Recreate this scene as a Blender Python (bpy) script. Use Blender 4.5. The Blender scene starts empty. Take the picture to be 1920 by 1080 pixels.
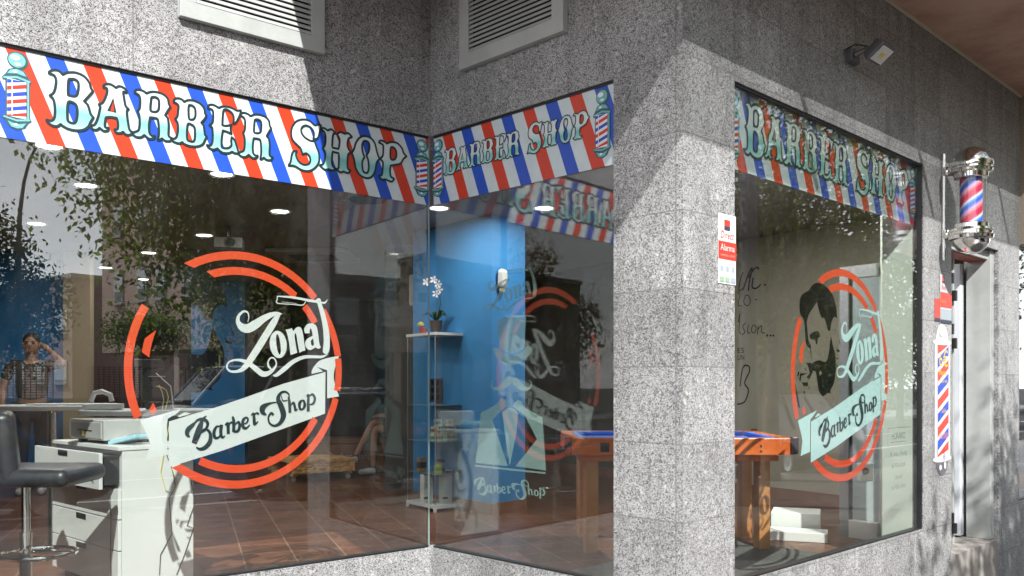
import bpy, math, random
from mathutils import Vector, Matrix, geometry
random.seed(7)
R = math.radians
scene = bpy.context.scene
col = scene.collection

# ------------------------------------------------------------ camera, sky, sun, exposure
F, HV, EZ = 1657.0, 722.0, 1.5
cam_d = bpy.data.cameras.new("camera"); cam = bpy.data.objects.new("camera", cam_d); col.objects.link(cam)
cam.location = (0, 0, EZ); cam.rotation_euler = (R(90), 0, 0)
cam_d.sensor_width = 36; cam_d.lens = F/1920*36; cam_d.shift_y = (HV-540)/1920
cam_d.clip_start = .05; cam_d.clip_end = 2000
scene.camera = cam
SUN = Vector((.20, -1.03, .93)).normalized()          # towards the sun
elev = math.asin(SUN.z); azim = math.atan2(SUN.x, SUN.y)
world = bpy.data.worlds.new("World"); scene.world = world; world.use_nodes = True
wn, wl = world.node_tree.nodes, world.node_tree.links
bg = wn['Background']; sky = wn.new('ShaderNodeTexSky'); sky.sky_type = 'NISHITA'; sky.sun_disc = False
sky.sun_elevation = elev; sky.sun_rotation = azim; sky.air_density = 1.2; sky.dust_density = 1.0
tc = wn.new('ShaderNodeTexCoord'); mp = wn.new('ShaderNodeMapping'); mp.inputs['Scale'].default_value = (1, 1, 2.4)
nz = wn.new('ShaderNodeTexNoise'); nz.inputs['Scale'].default_value = 2.6; nz.inputs['Detail'].default_value = 8; nz.inputs['Roughness'].default_value = .58
rp = wn.new('ShaderNodeValToRGB'); rp.color_ramp.elements[0].position = .42; rp.color_ramp.elements[1].position = .62
mx = wn.new('ShaderNodeMix'); mx.data_type = 'RGBA'; mx.inputs[7].default_value = (11, 11.4, 12, 1)
wl.new(tc.outputs['Generated'], mp.inputs['Vector']); wl.new(mp.outputs[0], nz.inputs['Vector']); wl.new(nz.outputs['Fac'], rp.inputs['Fac'])
wl.new(rp.outputs['Color'], mx.inputs[0]); wl.new(sky.outputs['Color'], mx.inputs[6])
sx = wn.new('ShaderNodeSeparateXYZ'); wl.new(tc.outputs['Generated'], sx.inputs[0]); hz = wn.new('ShaderNodeMapRange'); hz.inputs[1].default_value = .02; hz.inputs[2].default_value = .36; hz.inputs[3].default_value = .75; hz.inputs[4].default_value = 0; wl.new(sx.outputs[2], hz.inputs[0])
m2 = wn.new('ShaderNodeMix'); m2.data_type = 'RGBA'; wl.new(hz.outputs[0], m2.inputs[0]); wl.new(mx.outputs[2], m2.inputs[6]); m2.inputs[7].default_value = (34, 34.8, 36, 1); wl.new(m2.outputs[2], bg.inputs['Color'])
bg.inputs['Strength'].default_value = .08
sd = bpy.data.lights.new("sun", 'SUN'); sd.energy = 5; sd.angle = R(.5); sd.color = (1, .975, .93)
so = bpy.data.objects.new("sun", sd); col.objects.link(so); so.rotation_euler = SUN.to_track_quat('Z', 'Y').to_euler(); so.location = (0, -10, 20)
vs = scene.view_settings; vs.view_transform = 'Standard'; vs.look = 'None'; vs.exposure = .78; vs.gamma = 1; vs.use_curve_mapping = False
scene.cycles.max_bounces = 8; scene.cycles.transparent_max_bounces = 24; scene.cycles.glossy_bounces = 4; scene.cycles.diffuse_bounces = 3
scene.cycles.caustics_reflective = False; scene.cycles.caustics_refractive = False

# ------------------------------------------------------------ materials
MATS = {}
def mat(name, color=(.5, .5, .5), rough=.6, metal=0, spec=.5, emis=None, es=1):
    if name in MATS: return MATS[name]
    m = bpy.data.materials.new(name); m.use_nodes = True; b = m.node_tree.nodes['Principled BSDF']
    b.inputs['Base Color'].default_value = (*color, 1); b.inputs['Roughness'].default_value = rough
    b.inputs['Metallic'].default_value = metal; b.inputs['Specular IOR Level'].default_value = spec
    if emis: b.inputs['Emission Color'].default_value = (*emis, 1); b.inputs['Emission Strength'].default_value = es
    MATS[name] = m; return m
class NT:                                              # tiny node helper
    def __init__(s, m): s.n = m.node_tree.nodes; s.l = m.node_tree.links; s.b = s.n.get('Principled BSDF')
    def new(s, t, **k):
        x = s.n.new('ShaderNode'+t)
        for a, v in k.items(): setattr(x, a, v)
        return x
    def noise(s, vec, scale, detail=4, rough=.6, out='Fac'):
        x = s.new('TexNoise'); x.inputs['Scale'].default_value = scale; x.inputs['Detail'].default_value = detail; x.inputs['Roughness'].default_value = rough
        s.l.new(vec, x.inputs['Vector']); return x.outputs[out]
    def ramp(s, fac, stops, interp='LINEAR'):
        x = s.new('ValToRGB'); cr = x.color_ramp; cr.interpolation = interp
        while len(cr.elements) < len(stops): cr.elements.new(.5)
        for e, (p, c) in zip(cr.elements, stops): e.position = p; e.color = (*c, 1) if len(c) == 3 else c
        s.l.new(fac, x.inputs['Fac']); return x.outputs['Color']
    def mix(s, fac, a, b, mode='MIX'):
        x = s.new('Mix', data_type='RGBA', blend_type=mode)
        for v, i in ((fac, 0), (a, 6), (b, 7)):
            if isinstance(v, (int, float)): x.inputs[i].default_value = v
            elif isinstance(v, tuple): x.inputs[i].default_value = (*v, 1)
            else: s.l.new(v, x.inputs[i])
        return x.outputs[2]
    def math(s, op, a, b=None, c=None):
        x = s.new('Math', operation=op)
        for i, v in enumerate((a, b, c)):
            if v is None: continue
            if isinstance(v, (int, float)): x.inputs[i].default_value = v
            else: s.l.new(v, x.inputs[i])
        return x.outputs[0]
    def bump(s, h, strength=.3, dist=.01):
        x = s.new('Bump'); x.inputs['Strength'].default_value = strength; x.inputs['Distance'].default_value = dist
        s.l.new(h, x.inputs['Height']); s.l.new(x.outputs[0], s.b.inputs['Normal'])
def varied(name, c1, c2, scale, rough=.7, bump=0, detail=6, lo=.35, hi=.65, metal=0, spec=.5, dist=.01):
    if name in MATS: return MATS[name]
    m = mat(name, c1, rough, metal, spec); t = NT(m); co = t.new('TexCoord').outputs['Object']
    f = t.noise(co, scale, detail); t.l.new(t.ramp(f, [(lo, c1), (hi, c2)]), t.b.inputs['Base Color'])
    if bump: t.bump(f, bump, dist)
    return m
def granite(name, tw, th, ox, oz, light=.53, joints=True):
    m = mat(name, rough=.42, spec=.4); t = NT(m); co = t.new('TexCoord').outputs['Object']; uv = t.new('UVMap').outputs[0]
    v1 = t.new('TexVoronoi'); v1.inputs['Scale'].default_value = 300; t.l.new(co, v1.inputs['Vector'])
    sep = t.new('SeparateColor'); t.l.new(v1.outputs['Color'], sep.inputs[0])
    L = light
    c = t.ramp(sep.outputs[0], [(0, (.04, .04, .044)), (.15, (.17, .17, .175)), (.30, (L*.64, L*.645, L*.655)), (.52, (L, L, L)), (.92, (L*1.12, L*1.12, L*1.12))], 'CONSTANT')
    v2 = t.new('TexVoronoi'); v2.inputs['Scale'].default_value = 75; t.l.new(co, v2.inputs['Vector'])
    s2 = t.new('SeparateColor'); t.l.new(v2.outputs['Color'], s2.inputs[0])
    c = t.mix(t.math('MULTIPLY', t.math('LESS_THAN', s2.outputs[1], .07), .55), c, (.12, .12, .125))
    c = t.mix(t.math('MULTIPLY', t.math('GREATER_THAN', s2.outputs[2], .985), .6), c, (.75, .72, .68))
    n = t.noise(co, 3.2, 5); c = t.mix(1, c, t.ramp(n, [(.3, (.74, .74, .74)), (.7, (1, 1, 1))]), 'MULTIPLY')
    st = t.new('Mapping'); st.inputs['Scale'].default_value = (6, 6, .7); t.l.new(co, st.inputs['Vector'])
    n2 = t.noise(st.outputs[0], 1.3, 6); c = t.mix(1, c, t.ramp(n2, [(.30, (.72, .715, .71)), (.52, (1, 1, 1))]), 'MULTIPLY')
    if joints:
        mp_ = t.new('Mapping'); mp_.inputs['Location'].default_value = (ox, oz, 0); t.l.new(uv, mp_.inputs['Vector'])
        br = t.new('TexBrick'); br.offset = 0; br.inputs['Scale'].default_value = 1; br.inputs['Brick Width'].default_value = tw; br.inputs['Row Height'].default_value = th
        br.inputs['Mortar Size'].default_value = .0030; br.inputs['Mortar Smooth'].default_value = .1; br.inputs['Color1'].default_value = (.80, .80, .805, 1); br.inputs['Color2'].default_value = (1, 1, 1, 1)
        br.inputs['Mortar'].default_value = (1, 1, 1, 1); t.l.new(mp_.outputs[0], br.inputs['Vector'])
        c = t.mix(1, c, br.outputs['Color'], 'MULTIPLY'); c = t.mix(t.math('MULTIPLY', br.outputs['Fac'], .62), c, (.09, .088, .085))
    t.l.new(c, t.b.inputs['Base Color']); t.bump(sep.outputs[0], .06, .002)
    return m
G_C = granite('granite_slabs', .41, .3333, 0, -.58+.0)
G_A = granite('granite_large_slabs', 3.2, 6.0, 1.6, .01)
def glass(name, f0=.07, tint=(.93, .95, .94), smudge=False):
    m = bpy.data.materials.new(name); m.use_nodes = True; t = NT(m); t.n.remove(t.b)
    out = t.n['Material Output']; geo = t.new('NewGeometry')
    dt = t.new('VectorMath', operation='DOT_PRODUCT'); t.l.new(geo.outputs['Incoming'], dt.inputs[0]); t.l.new(geo.outputs['Normal'], dt.inputs[1])
    c = t.math('ABSOLUTE', dt.outputs['Value']); k = t.math('POWER', t.math('SUBTRACT', 1, c), 5)
    fac = t.math('MULTIPLY_ADD', k, 1-f0, f0)
    tr = t.new('BsdfTransparent'); tr.inputs[0].default_value = (*tint, 1)
    gl = t.new('BsdfGlossy'); gl.inputs['Roughness'].default_value = 0; gl.inputs[0].default_value = (1, 1, 1, 1)
    ms = t.new('MixShader'); t.l.new(fac, ms.inputs[0]); t.l.new(tr.outputs[0], ms.inputs[1]); t.l.new(gl.outputs[0], ms.inputs[2]); t.l.new(ms.outputs[0], out.inputs[0])
    if smudge:
        co = t.new('TexCoord').outputs['Object']; mq = t.new('Mapping'); mq.inputs['Scale'].default_value = (3, 3, 1); t.l.new(co, mq.inputs[0]); nn = t.noise(mq.outputs[0], 2.2, 9, .7)
        df_ = t.new('BsdfDiffuse'); df_.inputs[0].default_value = (.7, .7, .68, 1); m3 = t.new('MixShader'); t.l.new(t.math('MULTIPLY', t.ramp(nn, [(.45, (0, 0, 0)), (.8, (1, 1, 1))]), .012), m3.inputs[0]); t.l.new(ms.outputs[0], m3.inputs[1]); t.l.new(df_.outputs[0], m3.inputs[2]); t.l.new(m3.outputs[0], out.inputs[0])
    MATS[name] = m; return m
GLASS = glass('shop_glass', .088, smudge=True); CLEAR = glass('shelf_glass', .06, (.86, .92, .90))
CARGLASS = mat('car_glass', (.02, .025, .03), .05, 0, .8)
def stripes(name, horizontal_period=.318, slope=.42, shift=0):
    m = mat(name, rough=.35); t = NT(m); uv = t.new('UVMap').outputs[0]; sp = t.new('SeparateXYZ'); t.l.new(uv, sp.inputs[0])
    ph = t.math('FRACT', t.math('DIVIDE', t.math('ADD', t.math('MULTIPLY_ADD', sp.outputs[1], slope, sp.outputs[0]), shift+10), horizontal_period))
    c = t.ramp(ph, [(0, (.66, .05, .018)), (.25, (.64, .71, .73)), (.5, (.02, .085, .52)), (.75, (.64, .71, .73))], 'CONSTANT')
    co = t.new('TexCoord').outputs['Object']; n = t.noise(co, 14, 3)
    c = t.mix(1, c, t.ramp(n, [(.3, (.86, .9, .92)), (.7, (1, 1, 1))]), 'MULTIPLY')
    t.l.new(c, t.b.inputs['Base Color']); return m

# ------------------------------------------------------------ mesh helpers
class MB:
    def __init__(s): s.v = []; s.f = []; s.uv = []; s.mi = []
    def face(s, pts, uv=None, mi=0):
        i = len(s.v); s.v += [tuple(p) for p in pts]; s.f.append(tuple(range(i, i+len(pts)))); s.uv.append(uv or [(0, 0)]*len(pts)); s.mi.append(mi)
    def box(s, c, size, rot=0, mi=0, M=None):
        hx, hy, hz = size[0]/2, size[1]/2, size[2]/2
        M = M or Matrix.Translation(c) @ Matrix.Rotation(rot, 4, 'Z')
        P = [M @ Vector((x*hx, y*hy, z*hz)) for x in (-1, 1) for y in (-1, 1) for z in (-1, 1)]
        for q in ((0, 1, 3, 2), (4, 6, 7, 5), (0, 4, 5, 1), (2, 3, 7, 6), (0, 2, 6, 4), (1, 5, 7, 3)): s.face([P[k] for k in q], mi=mi)
        return s
    def prism(s, poly, z0, z1, mi=0, caps=True):       # poly: ccw xy list, uv along the outline
        n = len(poly); d = 0
        for i in range(n):
            a, b = poly[i], poly[(i+1) % n]; L = math.dist(a, b)
            s.face([(a[0], a[1], z0), (b[0], b[1], z0), (b[0], b[1], z1), (a[0], a[1], z1)], [(d, z0), (d+L, z0), (d+L, z1), (d, z1)], mi); d += L
        if caps:
            s.face([(p[0], p[1], z1) for p in poly], [(p[0], p[1]) for p in poly], mi); s.face([(p[0], p[1], z0) for p in reversed(poly)], [(p[0], p[1]) for p in reversed(poly)], mi)
        return s
    def tube(s, pts, r, n=8, mi=0, cap=True):
        pts = [Vector(p) for p in pts]; rs = r if isinstance(r, (list, tuple)) else [r]*len(pts); rings = []; up = None
        for i, p in enumerate(pts):
            t = (pts[min(i+1, len(pts)-1)]-pts[max(i-1, 0)]).normalized()
            if up is None: up = t.orthogonal().normalized()
            up = (up - t*up.dot(t)).normalized(); w = t.cross(up)
            rings.append([p+(up*math.cos(2*math.pi*k/n)+w*math.sin(2*math.pi*k/n))*rs[i] for k in range(n)])
        for a, b in zip(rings, rings[1:]):
            for k in range(n): s.face([a[k], a[(k+1) % n], b[(k+1) % n], b[k]], mi=mi)
        if cap: s.face(list(reversed(rings[0])), mi=mi); s.face(rings[-1], mi=mi)
        return s
    def lathe(s, prof, c=(0, 0, 0), n=32, mi=0, M=None):   # prof: (r,z)
        M = M or Matrix.Translation(c); rings = [[M @ Vector((r*math.cos(2*math.pi*k/n), r*math.sin(2*math.pi*k/n), z)) for k in range(n)] for r, z in prof]
        L = 0
        for j, (a, b) in enumerate(zip(rings, rings[1:])):
            L2 = L+math.dist(prof[j], prof[j+1])
            for k in range(n): s.face([a[k], a[(k+1) % n], b[(k+1) % n], b[k]], [(k/n, L), ((k+1)/n, L), ((k+1)/n, L2), (k/n, L2)], mi)
            L = L2
        return s
    def build(s, name, m, parent=None, smooth=False, bevel=0, merge=False):
        me = bpy.data.meshes.new(name); me.from_pydata(s.v, [], s.f); uvl = me.uv_layers.new(name='UVMap')
        flat = [c for f in s.uv for p in f for c in p]; uvl.data.foreach_set('uv', flat)
        ms = m if isinstance(m, (list, tuple)) else [m]
        for x in ms: me.materials.append(x)
        if len(ms) > 1: me.polygons.foreach_set('material_index', s.mi)
        if smooth or bevel or merge:
            import bmesh; bm = bmesh.new(); bm.from_mesh(me); bmesh.ops.remove_doubles(bm, verts=bm.verts, dist=1e-5); bmesh.ops.recalc_face_normals(bm, faces=bm.faces); bm.to_mesh(me); bm.free()
        if smooth:
            me.polygons.foreach_set('use_smooth', [True]*len(me.polygons)); me.set_sharp_from_angle(angle=R(40))
        me.update(); o = bpy.data.objects.new(name, me); col.objects.link(o)
        if parent:
            o.parent = parent; o.matrix_parent_inverse = parent.matrix_basis.inverted()
        if bevel:
            b = o.modifiers.new('bevel', 'BEVEL'); b.width = bevel; b.segments = 2; b.limit_method = 'ANGLE'
        return o
def tag(o, label=None, cat=None, group=None, kind=None):
    for k, v in (('label', label), ('category', cat), ('group', group), ('kind', kind)):
        if v: o[k] = v
    return o
def thing(name, label, cat, loc, group=None):
    o = bpy.data.objects.new(name, None); o.location = loc; o.empty_display_size = .1; col.objects.link(o); return tag(o, label, cat, group)
def copy_tree(o, parent=None):
    c = o.copy(); col.objects.link(c)
    if parent: c.parent = parent
    for ch in [x for x in col.objects if x.parent == o]: copy_tree(ch, c)
    return c

# ------------------------------------------------------------ the three glazed walls
class Fr:                                              # a vertical wall: s along, z up, off = towards the street
    def __init__(s, p, d): s.p = Vector((p[0], p[1])); s.d = Vector(d).normalized(); s.n = Vector((s.d.y, -s.d.x))
    def W(s, a, z, off=0): q = s.p+s.d*a+s.n*off; return Vector((q.x, q.y, z))
    def sz(s, u, v, off=-.03):
        k = (u-960)/F; p = s.p+s.n*off; t = (k*p.y-p.x)/(s.d.x-k*s.d.y); Y = p.y+t*s.d.y; return t, EZ+(HV-v)/F*Y
    def mirror(s, q): d = (q.x-s.p.x)*s.n.x+(q.y-s.p.y)*s.n.y; return Vector((q.x-2*d*s.n.x, q.y-2*d*s.n.y, q.z))
PI_, PO = Vector((-.453, 4.938)), Vector((.7236, 3.747))
A = Fr(PI_, (1.616, 1.367)); B = Fr(PI_, PO-PI_); C = Fr(PO, (1.884, 1.835))
LB = (PO-PI_).length
def px(u, v, Y): return Vector(((u-960)/F*Y, Y, EZ+(HV-v)/F*Y))
def onz(u, v, z): Y = (EZ-z)*F/(v-HV); return Vector(((u-960)/F*Y, Y, z))
FL = .35                                               # shop floor level
ZS, ZT, ZSB, ZC = .594, 2.889, 2.507, 3.76             # sill, opening top, sign bottom, soffit
sA0 = -3.3; sB1 = B.sz(1150.5, 200, 0)[0]; sC0 = C.sz(1377.5, 300, 0)[0]; sC1 = C.sz(1731, 400, 0)[0]
sD0 = C.sz(1784, 700, 0)[0]; sD1 = C.sz(1872, 700, 0)[0]; sE = C.sz(1911, 700, 0)[0]

# street frame: a along wall C, o outwards from it
def st(a, o, z=0): return C.W(a, z, o)
def ra(u, o):                                          # where the A-glass shows distance o: street coords
    k = (u-960)/F; best = None
    lo, hi = 5.0, 200.0
    for _ in range(60):
        m_ = (lo+hi)/2; q = A.mirror(Vector((k*m_, m_, 0))); oo = (q.x-PO.x)*C.n.x+(q.y-PO.y)*C.n.y
        if oo < o: lo = m_
        else: hi = m_
    a = (q.x-PO.x)*C.d.x+(q.y-PO.y)*C.d.y; return a, m_
def zr(v, Y): return EZ+(HV-v)/F*Y
# ------------------------------------------------------------ flat drawings (vinyl, print): 2D loops -> meshes on a wall frame
def smooth_loop(P, closed=True, k=5):
    out = []; n = len(P); last = n if closed else n-1
    for i in range(last):
        p1, p2 = P[i], P[(i+1) % n]; s1 = len(p1) > 2; s2 = len(p2) > 2
        p0 = P[(i-1) % n] if (closed or i > 0) else p1; p3 = P[(i+2) % n] if (closed or i+2 < n) else p2
        if s1 and s2: out.append(tuple(p1[:2])); continue
        if s1: p0 = p1
        if s2: p3 = p2
        for j in range(k):
            t = j/k; t2, t3 = t*t, t*t*t
            out.append(tuple(.5*(2*p1[a]+(p2[a]-p0[a])*t+(2*p0[a]-5*p1[a]+4*p2[a]-p3[a])*t2+(3*p1[a]-p0[a]-3*p2[a]+p3[a])*t3) for a in (0, 1)))
    if not closed: out.append(tuple(P[-1][:2]))
    return out
def inside(p, loops):
    c = False
    for L in loops:
        for i in range(len(L)):
            a, b = L[i], L[i-1]
            if (a[1] > p[1]) != (b[1] > p[1]) and p[0] < (b[0]-a[0])*(p[1]-a[1])/(b[1]-a[1])+a[0]: c = not c
    return c
def tri(loops):
    vs_, es = [], []
    for L in loops:
        i = len(vs_); vs_ += [Vector(p) for p in L]; es += [(i+k, i+(k+1) % len(L)) for k in range(len(L))]
    r = geometry.delaunay_2d_cdt(vs_, es, [], 0, 1e-7); V, Fc = r[0], r[2]; res = []
    for f in Fc:
        c = (V[f[0]]+V[f[1]]+V[f[2]])/3
        if inside(c, loops): res.append([tuple(V[k]) for k in f])
    return res
def ribbon(P, closed=False, w=None, k=6):              # P: (x,y,w)
    if w is not None: P = [(p[0], p[1], w) for p in P]
    C_ = []; n = len(P); last = n if closed else n-1
    for i in range(last):
        p1, p2 = P[i], P[(i+1) % n]; p0 = P[(i-1) % n] if (closed or i > 0) else p1; p3 = P[(i+2) % n] if (closed or i+2 < n) else p2
        for j in range(k):
            t = j/k; t2, t3 = t*t, t*t*t
            C_.append([.5*(2*p1[a]+(p2[a]-p0[a])*t+(2*p0[a]-5*p1[a]+4*p2[a]-p3[a])*t2+(3*p1[a]-p0[a]-3*p2[a]+p3[a])*t3) for a in (0, 1, 2)])
    if not closed: C_.append(list(P[-1]))
    m = len(C_); L, Rr = [], []
    for i in range(m):
        a = C_[(i-1) % m] if (closed or i > 0) else C_[i]; b = C_[(i+1) % m] if (closed or i < m-1) else C_[i]
        dx, dy = b[0]-a[0], b[1]-a[1]; l = math.hypot(dx, dy) or 1; w_ = abs(C_[i][2])/2; L.append((C_[i][0]-dy/l*w_, C_[i][1]+dx/l*w_)); Rr.append((C_[i][0]+dy/l*w_, C_[i][1]-dx/l*w_))
    q = [[L[i], Rr[i], Rr[(i+1) % m], L[(i+1) % m]] for i in range(m if closed else m-1)]
    return q
class Draw:                                            # collects 2D faces, places them on a frame; sheets never share a plane
    def __init__(s): s.items = []                      # (faces, layer)
    def fill(s, loops, T=lambda p: p, layer=0): s.items.append(([[T(p) for p in f] for f in tri([[tuple(T(p)) for p in L] for L in loops])] if False else tri([[tuple(T(p)) for p in L] for L in loops]), layer)); return s
    def rib(s, P, T=lambda p: p, layer=0, **k): s.items.append(([[tuple(T(p)) for p in f] for f in ribbon(P, **k)], layer)); return s
    def place(s, fr, off, name, m, parent, M=lambda p: p):
        mb = MB(); cnt = 0
        for faces, layer in s.items:
            n = len(faces)
            for i, f in enumerate(faces):
                q = [M(p) for p in f]; o = off+layer*.0012+cnt*2.5e-5+i/max(n, 1)*2e-5
                area = sum(q[k-1][0]*q[k][1]-q[k][0]*q[k-1][1] for k in range(len(q)))
                if area < 0: q = q[::-1]
                mb.face([fr.W(a, z, o) for a, z in q], q)
            cnt += 1
        return mb.build(name, m, parent)
def ZT_(ox, oy, sc=5.143):                             # zoomed pixel -> wall A metres
    return lambda p: A.sz(ox+p[0]/sc, oy+p[1]/sc)
def loopA(pts, T, k=5): return [tuple(T(p)) for p in smooth_loop(pts, True, k)]
s1 = (0,)
def c_(x, y): return (x, y, 1)
Z1, Z2, Z3 = ZT_(0, 80), ZT_(240, 140), ZT_(520, 190)
GL = {}
GL['B'] = [loopA(l, Z1) for l in ([c_(460,305),(475,285),(515,275),(560,285),c_(595,320),(640,300),(720,300),(800,335),(850,395),(865,445),c_(885,480),(850,520),c_(800,575),(835,610),(855,670),(865,700),c_(890,730),(862,775),(840,820),(790,850),(720,855),(650,840),(600,815),c_(575,795),(540,815),(490,805),(445,770),c_(440,752),(480,762),(510,740),(520,680),(515,600),(500,550),c_(470,520),(505,495),(525,440),(530,370),(510,325)],
  [(650,375),(680,360),(720,368),(745,400),(742,480),(720,525),(660,520),(645,500)], [(645,590),(690,585),(725,615),(735,680),(725,760),(700,785),(660,775),(640,740)])]
GL['A'] = [loopA(l, Z1) for l in ([c_(985,440),(995,415),(1040,408),(1080,425),c_(1105,445),(1140,430),(1180,445),(1210,475),c_(1205,492),(1178,486),(1185,550),(1200,620),c_(1230,650),(1212,670),(1220,760),(1235,840),(1255,865),c_(1280,875),(1250,895),(1205,895),c_(1175,868),(1150,880),(1110,875),c_(1090,845),(1120,840),(1125,790),c_(1115,735),c_(1050,725),c_(1010,730),(1000,790),(1005,825),c_(1035,830),(1030,855),(990,860),c_(950,830),(920,850),(880,840),c_(862,805),(900,800),(930,740),(950,660),(955,625),c_(940,605),(975,590),(1000,550),(1020,490),(1018,450)], [c_(1080,550),c_(1100,680),c_(1035,665)])]
GL['R'] = [loopA(l, Z2) for l in ([c_(50,180),(65,158),(100,155),(140,170),c_(165,190),(210,175),(270,178),(330,200),(370,240),(380,290),c_(397,320),(375,350),c_(345,400),(370,430),(380,500),(378,590),(395,612),c_(415,622),(390,648),(345,645),c_(315,622),(295,635),c_(275,640),(285,560),(278,460),(262,430),c_(200,420),(190,500),(195,570),(220,598),c_(248,600),(235,622),(190,625),c_(145,590),(110,612),(60,605),c_(20,570),(55,560),(90,540),(100,470),(95,400),c_(80,360),(100,330),(105,260),(95,210)], [(215,230),(250,225),(280,245),(287,290),(280,350),(250,368),(210,360),(203,330),(208,270)])]
GL['b'] = [loopA(l, Z2) for l in ([c_(425,270),(440,242),(480,238),(515,255),c_(525,272),(570,255),(630,262),(690,295),(722,340),(728,380),c_(742,402),(725,435),c_(692,472),(715,500),(722,545),(728,585),c_(745,603),(728,640),(705,680),(650,700),(580,695),(530,675),c_(510,658),(480,670),(430,655),c_(400,625),(440,622),(460,590),(468,520),(462,470),c_(440,435),(462,410),(470,350),(470,300)], [(575,305),(615,312),(635,345),(635,410),(615,440),(578,435),(570,380)], [(562,490),(600,490),(628,520),(632,600),(620,650),(582,648),(556,620)])]
GL['E'] = [loopA(l, Z2) for l in ([c_(755,330),(765,305),(800,298),(840,315),c_(860,330),(900,315),(960,320),(1010,340),(1035,355),c_(1075,352),(1068,385),(1050,430),(1025,470),c_(1000,482),(1005,440),(1000,400),(980,370),(940,345),(910,350),(900,400),c_(895,495),(935,502),c_(985,490),(975,530),c_(985,578),(945,560),c_(900,545),(890,620),(888,690),(900,712),(950,715),(982,690),(980,650),c_(985,610),(1015,640),(1035,700),c_(1055,765),(1020,765),c_(990,750),(950,765),(890,755),c_(850,718),(810,730),(770,715),c_(745,685),(780,690),(800,650),(802,560),(795,515),c_(772,495),(800,470),(808,410),(800,350)],)]
GL['S'] = [loopA(l, Z3) for l in ([c_(405,237),(372,232),(345,238),(295,196),(235,182),(170,200),(130,250),(118,310),(130,375),(175,425),(205,455),(218,485),c_(226,518),(262,508),(292,532),(303,570),(288,608),(240,617),(195,590),(168,540),(165,505),c_(175,485),(140,490),(122,530),(112,590),c_(90,625),(150,630),(220,668),(290,677),(350,645),(385,590),(385,510),(360,440),c_(342,390),(300,386),(245,350),(215,300),(222,258),(262,240),(312,265),(338,315),c_(330,372),(372,362),(390,310)],)]
GL['H'] = [loopA(l, Z3) for l in ([c_(400,275),(430,264),c_(470,288),(508,278),c_(545,318),(520,335),c_(512,452),c_(575,466),(585,380),c_(560,325),(590,303),c_(632,320),(668,315),c_(705,352),(670,368),(660,430),(678,478),c_(702,497),(668,518),(660,600),(665,655),c_(690,670),(665,698),c_(622,682),(590,690),c_(552,660),(575,640),c_(577,508),c_(515,492),(510,590),(520,635),c_(545,650),(520,672),c_(478,660),(438,662),c_(392,622),(425,610),(442,560),(445,500),c_(418,455),(442,430),(450,360),(438,305)],)]
GL['O'] = [loopA(l, Z3) for l in ([(820,342),(880,358),(922,410),(945,500),c_(968,562),(940,600),(925,680),(890,735),(840,745),(780,715),(740,650),(722,560),c_(700,502),(722,470),(740,410),(775,360)], [(810,400),(832,388),(862,402),(872,440),(865,490),c_(842,525),(858,570),(865,640),(855,690),(830,695),(808,670),(803,590),c_(824,545),(808,500),(800,440)])]
GL['P'] = [loopA(l, Z3) for l in ([c_(962,405),(975,385),(1010,392),c_(1038,414),(1080,400),(1140,410),(1185,460),(1200,505),c_(1230,537),(1200,560),(1170,605),(1110,620),c_(1075,625),(1070,680),(1078,730),c_(1110,752),(1085,780),c_(1028,757),(990,758),c_(960,722),(990,715),(1000,650),(1000,590),c_(970,560),(1000,530),(1005,460),(1000,425)], [(1080,450),(1110,455),(1130,490),(1128,545),(1105,570),(1077,560),(1072,500)])]
def bb(L): xs = [p[0] for p in L[0]]; return min(xs), max(xs)
dxR = A.sz(240+1068/5.143, 200)[0]-A.sz(240+50/5.143, 200)[0]
dzR = -.006
WORD = [GL['B'], GL['A'], GL['R'], GL['b'], GL['E'], [[(x+dxR, z+dzR) for x, z in L] for L in GL['R']], GL['S'], GL['H'], GL['O'], GL['P']]

def st_mat(nm, s0, z0, per, sl=.42): v = s0+sl*z0+10; return stripes(nm, per, sl, math.ceil(v/per)*per-v)
M_ST_A = st_mat('striped_print_left', -2.102, 2.888, .2955); M_ST_B = st_mat('striped_print_middle', .071, 2.907, .312, .38); M_ST_C = st_mat('striped_print_right', .682, 2.902, .334)
def letter_mat():
    m = mat('letter_print', rough=.35); t = NT(m); uv = t.new('UVMap').outputs[0]; sp = t.new('SeparateXYZ'); t.l.new(uv, sp.inputs[0])
    t.l.new(t.ramp(sp.outputs[1], [(0, (.50, .72, .71)), (.10, (.30, .60, .58)), (.30, (.20, .53, .51)), (.42, (.40, .66, .65)), (.60, (.66, .72, .72)), (.85, (.66, .72, .72)), (1, (.50, .64, .65))]), t.b.inputs['Base Color']); return m
M_LET = letter_mat(); M_OUT = mat('print_outline', (.012, .03, .035), .4)
M_TEAL = mat('print_teal', (.17, .42, .44), .35); M_PALE = mat('print_pale', (.72, .84, .84), .35); M_DTEAL = mat('print_dark_teal', (.03, .10, .115), .4)
M_RED = mat('print_red', (.66, .035, .025), .4); M_BLUE = mat('print_blue', (.025, .065, .50), .4); M_WHITE = mat('print_white', (.80, .82, .82), .4)

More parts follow.
